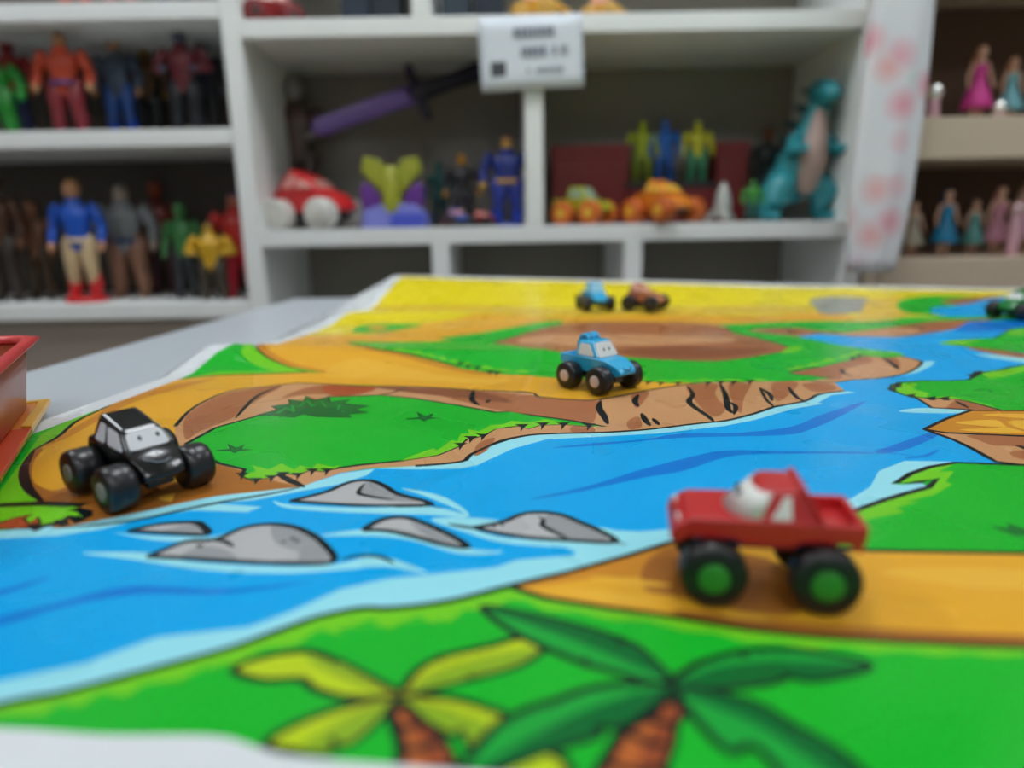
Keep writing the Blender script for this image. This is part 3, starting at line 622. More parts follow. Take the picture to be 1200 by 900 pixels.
# ------------------------------------------------------------------ toy trucks
tyre = (22, 22, 24)
def bil(q, u, v):
    a, b, c, d = [Vector(p) for p in q]; return (a * (1 - u) + b * u) * (1 - v) + (d * (1 - u) + c * u) * v
def patch(name, q, uv, m, parent, off=.25, th=.5, bevel=.12):
    """thin raised panel lying on the quad q (corners counter-clockwise from outside)"""
    a, b, c, d = [Vector(p) for p in q]; n = (b - a).cross(d - a).normalized()
    bm = bmesh.new(); P = [bil(q, u, v) for u, v in uv]
    lo = [bm.verts.new(p + n * (off - th)) for p in P]; hi = [bm.verts.new(p + n * off) for p in P]
    bm.faces.new(lo[::-1]); bm.faces.new(hi)
    for i in range(len(P)): j = (i + 1) % len(P); bm.faces.new((lo[i], lo[j], hi[j], hi[i]))
    return link(name, bm, m, parent, bevel=bevel), n
def rr(u0, u1, v0, v1, s=(0, 0, 0, 0), k=.1):
    """rounded window outline; s shifts the four corners along u"""
    cs = [(u0 + s[0], v0), (u1 + s[1], v0), (u1 + s[2], v1), (u0 + s[3], v1)]; out = []
    for i in range(4):
        p = Vector(cs[i]); a = Vector(cs[i - 1]); b = Vector(cs[(i + 1) % 4])
        for t in (0, .5, 1):
            e = p + (a - p) * k; g = p + (b - p) * k; out.append(tuple((e * (1 - t) ** 2 + p * 2 * t * (1 - t) + g * t * t)))
    return out
def wheel(root, x, y, r, wd, tm, hm, hubr):
    """a wide rounded wheel with its hub cap facing outwards"""
    sg = 1 if y > 0 else -1; bm = bmesh.new(); h = wd / 2
    prof = [(r * .55, -h), (r * .86, -h), (r * .95, -h * .86), (r, -h * .55), (r, -h * .2), (r * .992, -h * .12), (r * .992, h * .12), (r, h * .2), (r, h * .55), (r * .95, h * .86), (r * .86, h), (r * .6, h)]
    lathe(bm, prof, 36, 'y')
    o = link('wheel', bm, tm, root, bevel=0); o.location = (x, y, r)
    bm = bmesh.new(); lathe(bm, [(hubr, h * .8), (hubr, h + .25), (hubr * .92, h + .6), (hubr * .6, h + .75), (hubr * .2, h + .8)], 24, 'y')
    if sg < 0:
        for v in bm.verts: v.co.y *= -1
    link('hub_cap', bm, hm, o)
    return o
def eye(parent, q, n, u, v, r, ring, pupil):
    c = bil(q, u, v) + n * .3; a, b, cc, d = [Vector(p) for p in q]; ex = (b - a).normalized(); ey = n.cross(ex)
    def disc(name, rad, h, m, dx=0.):
        bm = bmesh.new(); cen = c + ex * dx; k = 18
        lo = [bm.verts.new(cen + ex * math.cos(t) * rad * .8 + ey * math.sin(t) * rad * 1.15 - n * .2) for t in (2 * math.pi * i / k for i in range(k))]
        hi = [bm.verts.new(v_.co + n * (h + .2)) for v_ in lo]
        bm.faces.new(lo[::-1]); bm.faces.new(hi)
        for i in range(k): bm.faces.new((lo[i], lo[(i + 1) % k], hi[(i + 1) % k], hi[i]))
        return link(name, bm, m, parent)
    disc('eye', r, .12, ring); disc('pupil', r * .5, .2, pupil, r * .12)

def plain_cab(P, root, g, wm, blk):
    b0, b1, bw, bz, t0, t1, tw, tz = P['cab']
    bq = [(b0, -bw, bz), (b1, -bw, bz), (b1, bw, bz), (b0, bw, bz)]; tf = P.get('tzf', tz); tq = [(t0, -tw, tz), (t1, -tw, tf), (t1, tw, tf), (t0, tw, tz)]
    bm = bmesh.new(); A = [bm.verts.new(p) for p in bq]; B = [bm.verts.new(p) for p in tq]
    bm.faces.new(A[::-1]); bm.faces.new(B)
    for i in range(4): bm.faces.new((A[i], A[(i + 1) % 4], B[(i + 1) % 4], B[i]))
    cab = link('cab', bm, g, root, bevel=P.get('cbev', 2.0), seg=4)
    right = [bq[0], bq[1], tq[1], tq[0]]; front = [bq[1], bq[2], tq[2], tq[1]]; left = [bq[2], bq[3], tq[3], tq[2]]; rear = [bq[3], bq[0], tq[0], tq[3]]
    ws, n = patch('windshield', front, rr(*P.get('ws', (.08, .92, .12, .84)), k=.16), wm, root)
    if P.get('eyes', True):
        for u in P.get('eyeu', (.36, .66)): eye(ws, front, n, u, P.get('eyev', .5), P.get('eyer', 1.25), blk, mat((90, 95, 100), .4))
    for wi in P['win']:
        patch('side_window', right, rr(wi[0], wi[1], .14, .8, wi[2], .14), wm, root)
        patch('side_window', left, rr(1 - wi[1], 1 - wi[0], .14, .8, (-wi[2][1], -wi[2][0], -wi[2][3], -wi[2][2]), .14), wm, root)
    patch('rear_window', rear, rr(.15, .85, .3, .8, k=.14), wm, root)

def truck(P):
    S = P.get('scale', 1.) * .001
    x, y = P['at']; root = empty(P.get('name', 'toy_truck'), (x, y, P['z']), P['rot'], P['label'], P.get('cat', 'toy truck'), P.get('group'))
    root.scale = (S, S, S)
    bodyc = P['body']; g = mat(bodyc, P.get('rough', .32), .35 if P.get('coat', 1) else 0, var=.03, scale=.3)
    wm = mat(P.get('glass', (214, 214, 210)), .35, .2, var=.02, scale=.3); blk = mat((18, 18, 20), .4); tm = mat(tyre, .38, .15, var=.2, scale=.35, bump=.05)
    hm = mat(P['hub'], .45, var=.06, scale=.5); r = P.get('r', 12.2); wb = P.get('wb', 39) / 2; tr = P.get('track', 36) / 2; wd = P.get('ww', 14)
    bm = bmesh.new(); hull(bm, P['prof'], P['hw'], crown=P.get('crown', 0)); body = link('body', bm, g, root, bevel=P.get('bev', 1.3), seg=3)
    # load bed walls
    if 'bed' in P:
        xa, xb, z0, z1, hw = P['bed']
        for s in (-1, 1):
            bm = bmesh.new(); box(bm, xa, xb, min(s * hw, s * (hw - 2.6)), max(s * hw, s * (hw - 2.6)), z0, z1); link('bed_side', bm, g, root, bevel=.8)
        bm = bmesh.new(); box(bm, xa, xa + 2.6, -hw + 2, hw - 2, z0, z1 - .05); link('tailgate', bm, g, root, bevel=.8)
    # cab: a tapering block
    if 'cabfn' in P: P['cabfn'](root, P)
    else: plain_cab(P, root, g, wm, blk)
    # underneath
    c0, c1 = P.get('chz', (r - 4, P['prof_bottom'] + 2.5))
    bm = bmesh.new(); box(bm, -wb - 5, wb + 5, -P.get('chw', 7), P.get('chw', 7), c0, c1)
    link('chassis', bm, mat(P.get('chassis', (30, 30, 32)), .45), root, bevel=.8)
    for sx in (-1, 1):
        bm = bmesh.new(); tube(bm, [(sx * wb, -tr, r), (sx * wb, tr, r)], 2.2, 12); link('axle', bm, blk, root)
        for sy in (-1, 1): wheel(root, sx * wb, sy * tr, r, wd, tm, hm, P.get('hubr', r * .42))
    for sm in P.get('tubes', ()):
        bm = bmesh.new(); tube(bm, sm[1], sm[2], 10); link(sm[0], bm, mat(sm[3], sm[4] if len(sm) > 4 else .35, .2), root)
    for bx in P.get('boxes', ()):
        bm = bmesh.new(); box(bm, *bx[1]); link(bx[0], bm, mat(bx[2], .35, .2), root, bevel=bx[3] if len(bx) > 3 else .4)
    return root

REDC = (190, 26, 28)
RED = dict(body=REDC, rough=.42, hub=(46, 136, 42), hubr=5.7, r=12.5, wb=39, track=32.5, ww=10.5, prof_bottom=23, chassis=(24, 74, 150), glass=(226, 226, 220), chw=4, chz=(17, 26),
           prof=[(-32.5, 22.5), (-33, 28.5), (-17, 28.5), (-17, 33), (10, 33.3), (28, 32.8), (34, 29), (35.5, 25), (34, 22.5), (32, 22.5), (29, 25), (12, 25), (8, 22.5), (-8, 22.5), (-12, 25), (-28, 25), (-30, 22.5)],
           hw=[14.6, 15, 15, 15, 15, 14.8, 14.4, 14.4, 14.4, 14.6, 14.6, 14.6, 14.6, 14.6, 14.6, 14.6, 14.6], bed=(-33.3, -16, 27, 33.1, 15.1),
           boxes=[('headlight', (31.6, 32.9, 7, 11, 29.8, 31.8), (225, 225, 222)), ('headlight', (31.6, 32.9, -11, -7, 29.8, 31.8), (225, 225, 222)), ('grille', (32.6, 33.9, -4, 4, 28, 30.2), (120, 26, 26)),
                  ('roll_bar', (-12.6, -10, -11.2, 11.2, 43.4, 45.3), REDC, .9)],
           tubes=[('roll_bar_strut', [(-11.4, 10.8, 44.2), (-14.4, 12.8, 40), (-17.6, 14.4, 33)], 1.0, REDC), ('roll_bar_strut', [(-11.4, -10.8, 44.2), (-14.4, -12.8, 40), (-17.6, -14.4, 33)], 1.0, REDC)])
def red_cab(root, P):
    """cab with a wrap-around windscreen"""
    S_ = 12
    def outl(x0, x1, xf, hw, z, grow=0.):
        pts = [(x0, -hw - grow, z), (x1, -hw - grow, z)]
        for k in range(1, S_): t = -math.pi / 2 + math.pi * k / S_; pts.append((x1 + (xf - x1 + grow) * math.cos(t) ** .8, (hw + grow) * math.sin(t), z))
        return pts + [(x1, hw + grow, z), (x0, hw + grow, z)]
    lo = outl(-17.5, 3.5, 15.5, 14.2, 32.6); hi = outl(-11.5, -1, 4.2, 10.6, 43); tp = outl(-10.5, -1.6, 2.6, 9.2, 44.1)
    bm = bmesh.new(); V = [[bm.verts.new(p) for p in L_] for L_ in (lo, hi, tp)]; n = len(lo)
    for A, B in zip(V, V[1:]):
        for i in range(n): bm.faces.new((A[i], A[(i + 1) % n], B[(i + 1) % n], B[i]))
    bm.faces.new(V[0][::-1]); bm.faces.new(V[-1]); link('cab', bm, mat(P['body'], P['rough'], .35, var=.03, scale=.3), root, bevel=.5)
    wm = mat(P['glass'], .35, .2, var=.02, scale=.3)
    bm = bmesh.new(); rows = []
    ids = range(1, n - 1)
    for v in (.06, .94):
        row = []
        for i in ids:
            p = Vector(lo[i]).lerp(Vector(hi[i]), v); c = Vector((0, 0, p.z)); d = (p - c); d.normalize(); row.append((bm.verts.new(p + d * .35 + Vector((0, 0, .1))), bm.verts.new(p - d * .3)))
        rows.append(row)
    for i in range(len(rows[0]) - 1):
        (a, a2), (b, b2), (c, c2), (d, d2) = rows[0][i], rows[0][i + 1], rows[1][i + 1], rows[1][i]
        bm.faces.new((a, b, c, d)); bm.faces.new((d2, c2, b2, a2)); bm.faces.new((a2, b2, b, a)); bm.faces.new((d, c, c2, d2))
    for e, (j) in ((0, 0), (1, -1)):
        (a, a2), (d, d2) = rows[0][j], rows[1][j]; bm.faces.new((a2, a, d, d2))
    ws = link('windshield', bm, wm, root)
    m = n // 2
    q = [Vector(lo[m - 3]), Vector(lo[m + 2]), Vector(hi[m + 2]), Vector(hi[m - 3])]
    nn = Vector((.55, 0, .8)).normalized()
    for u in (.28, .72):
        p = bil(q, u, .55); i0 = m - 3 + u * 5
        ii = int(i0); fr_ = i0 - ii; p = Vector(lo[ii]).lerp(Vector(lo[ii + 1]), fr_).lerp(Vector(hi[ii]).lerp(Vector(hi[ii + 1]), fr_), .55)
        bm = bmesh.new(); ball(bm, p + nn * .5, 1.9, 0, (.7, .8, .7), 12); link('eye', bm, mat((30, 34, 36), .4), ws)
    for sg in (-1, 1):
        q = [Vector((-17.5, sg * 14.2, 32.6)), Vector((3.5, sg * 14.2, 32.6)), Vector((-1, sg * 10.6, 43)), Vector((-11.5, sg * 10.6, 43))]
        uv = [(.47, .08), (.85, .08), (.74, .45), (.62, .85), (.42, .85)]
        if sg > 0: q = [q[1], q[0], q[3], q[2]]; uv = [(1 - u, v) for u, v in uv][::-1]
        patch('side_window', q, uv, wm, root, off=.35, bevel=.2)
ra = math.radians(170)
cx, cy = .0952, .2433
truck(dict(RED, cabfn=red_cab, at=(cx, cy), z=mz(cx, cy), rot=ra, label='red toy pickup with green wheel hubs on the orange printed path'))

BLUEC = (48, 172, 222)
BLUE = dict(body=BLUEC, rough=.22, hub=(204, 182, 172), hubr=5, r=11.7, wb=35, track=38, ww=12.5, prof_bottom=16, chw=5, chassis=(70, 74, 84), glass=(226, 226, 222),
            prof=[(-33, 18), (-33.5, 23), (-17, 23), (-17, 28.6), (8, 28.6), (19, 27), (28, 23), (33, 18.5), (32, 15.5), (26, 14.5), (-28, 15.5)],
            hw=[13, 13.6, 13.6, 14, 14, 13.4, 11.8, 9.5, 9.5, 11.5, 13], bed=(-33.8, -16.5, 21, 28.4, 13.8), bev=2.2,
            cab=(-17.5, 11, 13.6, 27.5, -15, 2.5, 10.6, 42), cbev=2.8, ws=(.05, .95, .08, .9), eyeu=(.40, .66), eyev=.48, eyer=1.3, win=[(.16, .78, (0, .08, -.02, .02))],
            boxes=[('roof_scoop', (-16.6, -6.6, -7.2, 6, 40.5, 44.6), (30, 128, 186), 1.6)],
            tubes=[('smile', [(30.6, -4.4, 21.4), (32.3, -1.8, 20), (32.7, 1, 19.7), (31.8, 4, 20.8)], .4, (14, 30, 50)),
                   ('smile_corner', [(30.6, 4.2, 21.9), (31.6, 4.4, 20.4)], .35, (14, 30, 50))] +
                  [('roof_bar', [(-17.2, y_ * 1.1, 30), (-17.4, y_ * 1.05, 38), (-15.5, y_, 44), (-11, y_, 46), (-7.4, y_, 45), (-6.4, y_, 41.4)], 1.75, BLUEC, .22) for y_ in (-6.4, -.6, 5.2)])
rb = math.radians(-49.6)
bx, by = .0757, .5773
truck(dict(BLUE, at=(bx, by), z=mz(bx, by), rot=rb, label='light blue toy pickup with a smiling face on the cliff path'))

BLK = dict(crown=1.6, body=(12, 12, 14), rough=.24, hub=(132, 124, 114), hubr=4.9, r=12.0, wb=37, track=41, ww=14.5, prof_bottom=14, chw=7, glass=(212, 212, 214),
           prof=[(-27, 15), (-28, 22), (-25, 27.5), (4, 28), (11, 27.4), (17, 25.8), (22.5, 23.2), (26.5, 20), (28.8, 16.5), (28.5, 14.2), (26, 12.5), (-24, 12.5)], hw=[12.5, 13.2, 13.4, 13.4, 13.4, 13, 12.4, 11.6, 10.8, 10.8, 11.4, 12.5], bev=3.0,
           cab=(-23, 18, 13.4, 25.5, -17, 6.5, 10, 42), tzf=36.5, cbev=3.0, ws=(.07, .93, .2, .88), eyeu=(.36, .78), eyev=.6, eyer=1.2, win=[(.12, .40, (.0, .0, -.0, .07)), (.48, .84, (0, .06, .02, -.02))],
           tubes=[('smile', [(23.2, -6.2, 24.4), (26.2, -3, 22.7), (27, 1, 22.3), (25.4, 5, 23.2)], .26, (150, 156, 162)),
                  ('smile_corner', [(22.2, -7.4, 24.9), (24, -6.6, 23.9)], .26, (150, 156, 162)), ('nose_badge', [(18.4, -.8, 27), (19.8, 1.1, 26.4), (21, -.6, 25.9), (22.4, 1, 25.2)], .26, (150, 156, 162))])
rk = math.radians(-36)
kx, ky = -.2050, .3540
_ax = .0185; zf = mz(kx + _ax * math.cos(rk), ky + _ax * math.sin(rk)); zr = mz(kx - _ax * math.cos(rk), ky - _ax * math.sin(rk))
kt = truck(dict(BLK, at=(kx, ky), z=(zf + zr) / 2, rot=rk, label='glossy black toy car with white windows beside the stream'))
kt.rotation_euler = (0, math.atan2(zr - zf, .037), rk)

def far(P, px, py, dy, rot, label, sc=1.):
    X, Y = gm(px, py); Y += dy; X *= (Y / (Y - dy)); truck(dict(P, scale=sc, at=(X, Y), z=mz(X, Y) + .0004, rot=math.radians(rot), label=label))
far(dict(BLUE, boxes=[], body=(40, 168, 218), glass=(150, 205, 228), hub=(40, 40, 42), win=[(.14, .76, (0, .1, -.02, .03))], tubes=[], eyes=False, cab=(-17.5, 13, 13.6, 27.5, -13, 5, 10.6, 43.5)), 697, 366, .025, -80, 'small bright blue toy truck on the yellow far end of the mat')
far(dict(BLK, body=(196, 122, 88), eyes=False, tubes=[], hub=(54, 48, 44), glass=(214, 168, 146), rough=.2, cab=(-24, 6, 14.6, 28, -18, -2, 11, 43)), 756, 366, .02, -35, 'copper brown toy car on the yellow far end of the mat')
far(dict(BLK, body=(18, 120, 52), eyes=False, tubes=[], hub=(176, 158, 140), rough=.25), 1192, 377, .03, -160, 'green toy jeep at the right edge by the printed lagoon', 1.)

# ------------------------------------------------------------------ orange tub on its tray at the left
def tub():
    A = Vector((*gm(61, 480), 0)); B = Vector((*gm(0, 577), 0)); d = (B - A).normalized(); n_ = Vector((d.y, -d.x, 0))    # n_ points left, away from the mat
    if n_.x > 0: n_ = -n_
    ang = math.atan2(d.y, d.x)
    def P(u, v, z): return A + d * u + n_ * v + Vector((0, 0, z))
    r = empty('plastic_tub', (A.x, A.y, TZ + .0035), 0, 'translucent orange tub with red flared rim and yellow cornered base tray', 'tub')
    A = Vector((0, 0, .003)); L, W = .27, .20; 
    org = mat((206, 96, 44), .3, .3, var=.1, scale=20); yel = mat((232, 178, 62), .3, .3); rdm = mat((196, 52, 52), .4, var=.1); tubm = mat((176, 82, 48), .35, .2, var=.14, scale=18, trans=.25)
    def slab(name, uv, z0, z1, m, bev=.0008):
        bm = bmesh.new(); lo = [bm.verts.new(P(u, v, z0)) for u, v in uv]; hi = [bm.verts.new(P(u, v, z1)) for u, v in uv]
        bm.faces.new(lo); bm.faces.new(hi[::-1])
        for i in range(len(uv)): j = (i + 1) % len(uv); bm.faces.new((lo[i], lo[j], hi[j], hi[i]))
        return link(name, bm, m, r, bevel=bev)
    slab('tray', [(.006, .006), (.095, .006), (.10, W), (.006, W)], .0003, .004, mat((214, 128, 58), .25, .4, var=.08, scale=20))
    slab('tray', [(.09, .0), (L, .0), (L, W), (.09, W)], .0002, .0042, mat((204, 74, 40), .25, .4, var=.08, scale=20))
    slab('tray_edge', [(0, 0), (.09, 0), (.086, .007), (.007, .007)], 0, .0052, yel); slab('tray_edge', [(0, 0), (.007, .007), (.007, W), (0, W)], 0, .0052, yel)
    # hollow flared bowl
    bm = bmesh.new(); rings = []
    def ring(off, z):
        u0, u1, v0, v1 = .012 - off, L - .02 + off, .011 - off, W + off; c = .02
        pts = []
        for (cu, cv, a0) in ((u0 + c, v0 + c, 180), (u1 - c, v0 + c, 270), (u1 - c, v1 - c, 0), (u0 + c, v1 - c, 90)):
            for k in range(5): t = math.radians(a0 + 22.5 * k); pts.append(P(cu + c * math.cos(t), cv + c * math.sin(t), z))
        return [bm.verts.new(p) for p in pts]
    for off, z in ((-.004, .004), (0, .006), (.003, .03), (.006, .052), (.003, .052), (0, .03), (-.004, .009)): rings.append(ring(off, z))
    for R1_, R2_ in zip(rings, rings[1:]):
        for k in range(len(R1_)): bm.faces.new((R1_[k], R1_[(k + 1) % len(R1_)], R2_[(k + 1) % len(R1_)], R2_[k]))
    bm.faces.new(rings[0]); bm.faces.new(rings[-1][::-1]); link('bowl', bm, tubm, r)
    bm = bmesh.new(); rings = []
    for off, z in ((.004, .0515), (.012, .054), (.014, .0565), (.006, .0585), (.001, .0545)): rings.append(ring(off, z))
    rings.append(rings[0])
    for R1_, R2_ in zip(rings, rings[1:]):
        for k in range(len(R1_)): bm.faces.new((R1_[k], R1_[(k + 1) % len(R1_)], R2_[(k + 1) % len(R1_)], R2_[k]))
    link('rim', bm, rdm, r)
tub()

# ------------------------------------------------------------------ toys on the shelves
SKIN = (206, 150, 112)
def figure(px, z, Y, h, torso, legs, label, boots=None, skin=SKIN, hair=(60, 40, 26), cape=None, arms='down', belt=None, rot=0, bulk=1., group='toy figures', arm=None, stand=None):
    X = PV(px, 200, Y)[0]
    r = empty('action_figure', (X, Y, z), math.radians(rot), label, 'toy figure', group); r.scale = (h, h, h)
    z0 = .0
    if stand:
        bm = bmesh.new(); lathe(bm, [(.16, 0), (.17, .01), (.17, .03), (.14, .045)], 20); link('stand', bm, mat(stand, .4), r); z0 = .04
    ms = [mat(torso, .4, .1, scale=8), mat(legs, .4, .1, scale=8), mat(boots or legs, .4, scale=8), mat(skin, .45, scale=8), mat(arm or torso, .4, scale=8)]
    bm = bmesh.new(); b = bulk
    for s in (-1, 1):
        tube(bm, [(s * .055 * b, 0, .50), (s * .065 * b, -.01, .38), (s * .07 * b, -.015, .28), (s * .075 * b, 0, .16)], [.066 * b, .064 * b, .05 * b, .045 * b], 10, 1)
        tube(bm, [(s * .075 * b, 0, .24), (s * .078 * b, .005, .14), (s * .08 * b, 0, .05 + z0 * .5)], [.047 * b, .05 * b, .036 * b], 10, 2)
        tube(bm, [(s * .08 * b, .01, .026 + z0), (s * .088 * b, -.06, .024 + z0)], [.03 * b, .026 * b], 8, 2)
        sh = Vector((s * .135 * b, 0, .775))
        if arms == 'down': el, wr = Vector((s * .185 * b, .01, .62)), Vector((s * .19 * b, -.04, .49))
        elif arms == 'bent': el, wr = Vector((s * .2 * b, .0, .64)), Vector((s * .12 * b, -.12, .62))
        else: el, wr = Vector((s * .21 * b, -.02, .86)), Vector((s * .2 * b, -.04, 1.0))
        tube(bm, [sh, (sh + el) / 2, el], [.05 * b, .046 * b, .037 * b], 9, 4); tube(bm, [el, (el + wr) / 2, wr], [.037 * b, .036 * b, .026 * b], 9, 4)
        dd = (wr - el).normalized(); tube(bm, [wr, wr + dd * .03], [.028 * b, .026 * b], 8, 3)
        for q in (-1, 0, 1): tube(bm, [wr + dd * .035 + Vector((0, q * .014, 0)), wr + dd * .07 + Vector((0, q * .013, 0))], [.009, .007], 6, 3)
    tube(bm, [(0, 0, .50), (0, -.005, .58), (0, -.005, .68), (0, 0, .775), (0, 0, .80)], [.085 * b, .078 * b, .1 * b, .11 * b, .07 * b], 14, 0, 1.0)
    for v in bm.verts:
        if .47 < v.co.z < .84 and abs(v.co.x) < .13 * b: v.co.y *= .72; v.co.x *= 1.12
    tube(bm, [(0, 0, .80), (0, -.005, .86)], [.036, .034], 10, 3)
    ball(bm, (0, -.008, .925), .067, 3, (.88, 1., 1.12))
    tube(bm, [(0, -.07, .925), (0, -.08, .912)], [.008, .011], 6, 3)
    for s in (-1, 1): ball(bm, (s * .06, 0, .92), .013, 3, (.5, 1, 1.3), 8)
    link('body', bm, ms, r)
    bm = bmesh.new(); ball(bm, (0, .01, .945), .071, 0, (.93, 1., 1.05), 14)
    bmesh.ops.delete(bm, geom=[v for v in bm.verts if v.co.y < -.03 and v.co.z < .965], context='VERTS')
    link('hair', bm, mat(hair, .5), r)
    for s in (-1, 1): bm = bmesh.new(); ball(bm, (s * .024, -.066, .93), .008, 0, (1.2, .6, .8), 8); link('eye', bm, mat((20, 18, 18), .3), r)
    if belt:
        bm = bmesh.new(); lathe(bm, [(.09 * b, .495), (.1 * b, .50), (.1 * b, .53), (.09 * b, .535)], 20)
        for v in bm.verts: v.co.y *= .8
        link('belt', bm, mat(belt, .35), r)
    if cape:
        bm = bmesh.new(); G_ = []
        for j in range(8):
            v = j / 7; row = []
            for i in range(9):
                u = i / 8 - .5; row.append(bm.verts.new((u * (.26 + .16 * v), .075 + .05 * v + .015 * math.cos(i * 1.9) * v, .80 - .72 * v)))
            G_.append(row)
        for j in range(7):
            for i in range(8): bm.faces.new((G_[j][i], G_[j][i + 1], G_[j + 1][i + 1], G_[j + 1][i]))
        o = link('cape', bm, mat(cape, .5), r); so = o.modifiers.new('s', 'SOLIDIFY'); so.thickness = .012
    return r
def hgt(px, ytop, ybot, Y): return PV(px, ytop, Y)[1] - PV(px, ybot, Y)[1]

YT = 1.88
g1 = 'toy figures on the upper board of the dark shelf'
def fig(px, yt, z, Y, torso, legs, label, **k): 
    h = PV(px, yt, Y)[1] - z; return figure(px, z, Y, h, torso, legs, label, **k)
fig(10, 62, zl1, 1.86, (22, 130, 34), (20, 120, 32), 'bulky green toy figure at the left end of the upper board', skin=(30, 140, 40), hair=(16, 40, 16), bulk=1.9, group=g1)
fig(32, 42, zl1, 1.98, (150, 28, 34), (34, 44, 96), 'red toy figure with dark blue legs behind the green one', skin=(140, 30, 34), hair=(140, 30, 34), group=g1, bulk=1.1)
fig(92, 40, zl1, 1.86, (196, 70, 40), (126, 34, 42), 'toy figure with orange chest, blue belt and maroon legs', belt=(30, 50, 130), boots=(120, 30, 44), skin=(190, 140, 96), hair=(190, 130, 80), bulk=1.5, group=g1)
fig(152, 44, zl1, 1.98, (70, 84, 104), (36, 78, 150), 'grey chested toy figure with bright blue legs', boots=(20, 70, 190), skin=(176, 128, 96), hair=(110, 60, 36), group=g1, bulk=1.2)
fig(186, 48, zl1, 2.08, (104, 74, 44), (30, 32, 36), 'dim brown toy figure with yellowish head in the second row', skin=(160, 124, 50), hair=(150, 116, 40), group=g1)
fig(228, 34, zl1, 1.90, (108, 34, 44), (22, 24, 32), 'dark toy figure with a dull red chest on the upper board', skin=(90, 96, 120), hair=(30, 40, 80), arms='bent', group=g1, bulk=1.3)
fig(252, 46, zl1, 2.00, (34, 38, 50), (24, 26, 28), 'near black toy figure beside the white upright on the upper board', skin=(96, 100, 108), hair=(24, 24, 30), group=g1)
for px, c1, c2, lb in ((118, (190, 70, 40), (186, 74, 44), 'toy figure on the highest board with only orange boots in view'), (168, (190, 120, 130), (176, 110, 120), 'toy figure on the highest board with only pink boots in view'), (226, (40, 50, 90), (36, 44, 84), 'toy figure on the highest board with only dark blue boots in view')):
    figure(px, ztl, 1.87, .24, c1, c2, lb, group='toy figures on the highest board', bulk=1.3)
g2 = 'toy figures on the lower board of the dark shelf'
fig(-14, 205, zl2, 1.90, (84, 50, 32), (52, 40, 32), 'dim brown toy figure cut off by the left edge on the lower board', skin=(120, 76, 50), group=g2)
fig(28, 236, zl2, 1.96, (118, 78, 56), (70, 50, 30), 'small brown toy figure on the lower board', skin=(140, 92, 66), hair=(70, 40, 26), group=g2)
fig(80, 212, zl2, 1.86, (24, 84, 190), (196, 170, 130), 'toy figure with blue shirt, tan shorts and red boots on the lower board', boots=(200, 36, 40), hair=(150, 106, 58), belt=(214, 190, 150), bulk=1.1, group=g2, stand=(200, 34, 38))
fig(137, 218, zl2, 1.97, (126, 130, 132), (150, 106, 82), 'grey toy figure with blue trim and bare legs on the lower board', skin=(170, 150, 136), hair=(140, 134, 126), belt=(40, 70, 120), bulk=1.4, group=g2)
fig(178, 212, zl2, 2.06, (112, 40, 30), (66, 26, 30), 'dark red toy figure in the second row of the lower board', skin=(150, 70, 40), hair=(84, 26, 26), group=g2)
fig(204, 238, zl2, 1.90, (60, 124, 66), (44, 50, 54), 'green chested toy figure on the lower board', skin=(70, 130, 76), hair=(40, 80, 46), group=g2)
fig(236, 262, zl2, 1.85, (204, 158, 30), (60, 52, 40), 'short toy figure with yellow chest on the lower board', skin=(190, 150, 40), hair=(40, 40, 50), bulk=1.5, group=g2, arms='bent')
fig(270, 228, zl2, 1.90, (186, 40, 36), (196, 30, 54), 'red toy figure against the white upright on the lower board', skin=(170, 100, 80), hair=(60, 40, 90), bulk=1.4, group=g2)

# middle bay, left: red car, playset, blaster, robot
CAR = dict(BLK, name='toy_car', cat='toy car', body=(208, 34, 38), hub=(214, 210, 200), glass=(214, 150, 140), eyes=True, tubes=[], rough=.35, eyer=1.6)
def toycar(P, px, Y, z, width_px, rot, label):
    X = PV(px, 240, Y)[0]; s = width_px * Y / F / .058
    t_ = truck(dict(P, at=(X, Y), z=z, rot=math.radians(rot), scale=s, label=label)); return t_
toycar(dict(CAR, r=11, cab=(-25, 12, 14.6, 28, -14, 4, 10, 44)), 370, 1.90, zm, 88, -20, 'big red toy car with white wheels on the middle board')
bpy.context.view_layer.update()
def recolor(name_root, part, m):
    for c_ in name_root.children:
        if c_.name.split('.')[0] == part: c_.data = c_.data.copy(); c_.data.materials.clear(); c_.data.materials.append(m)
for o in list(COL.objects):
    if o.get('label', '').startswith('big red toy car'): recolor(o, 'wheel', mat((206, 204, 196), .45))

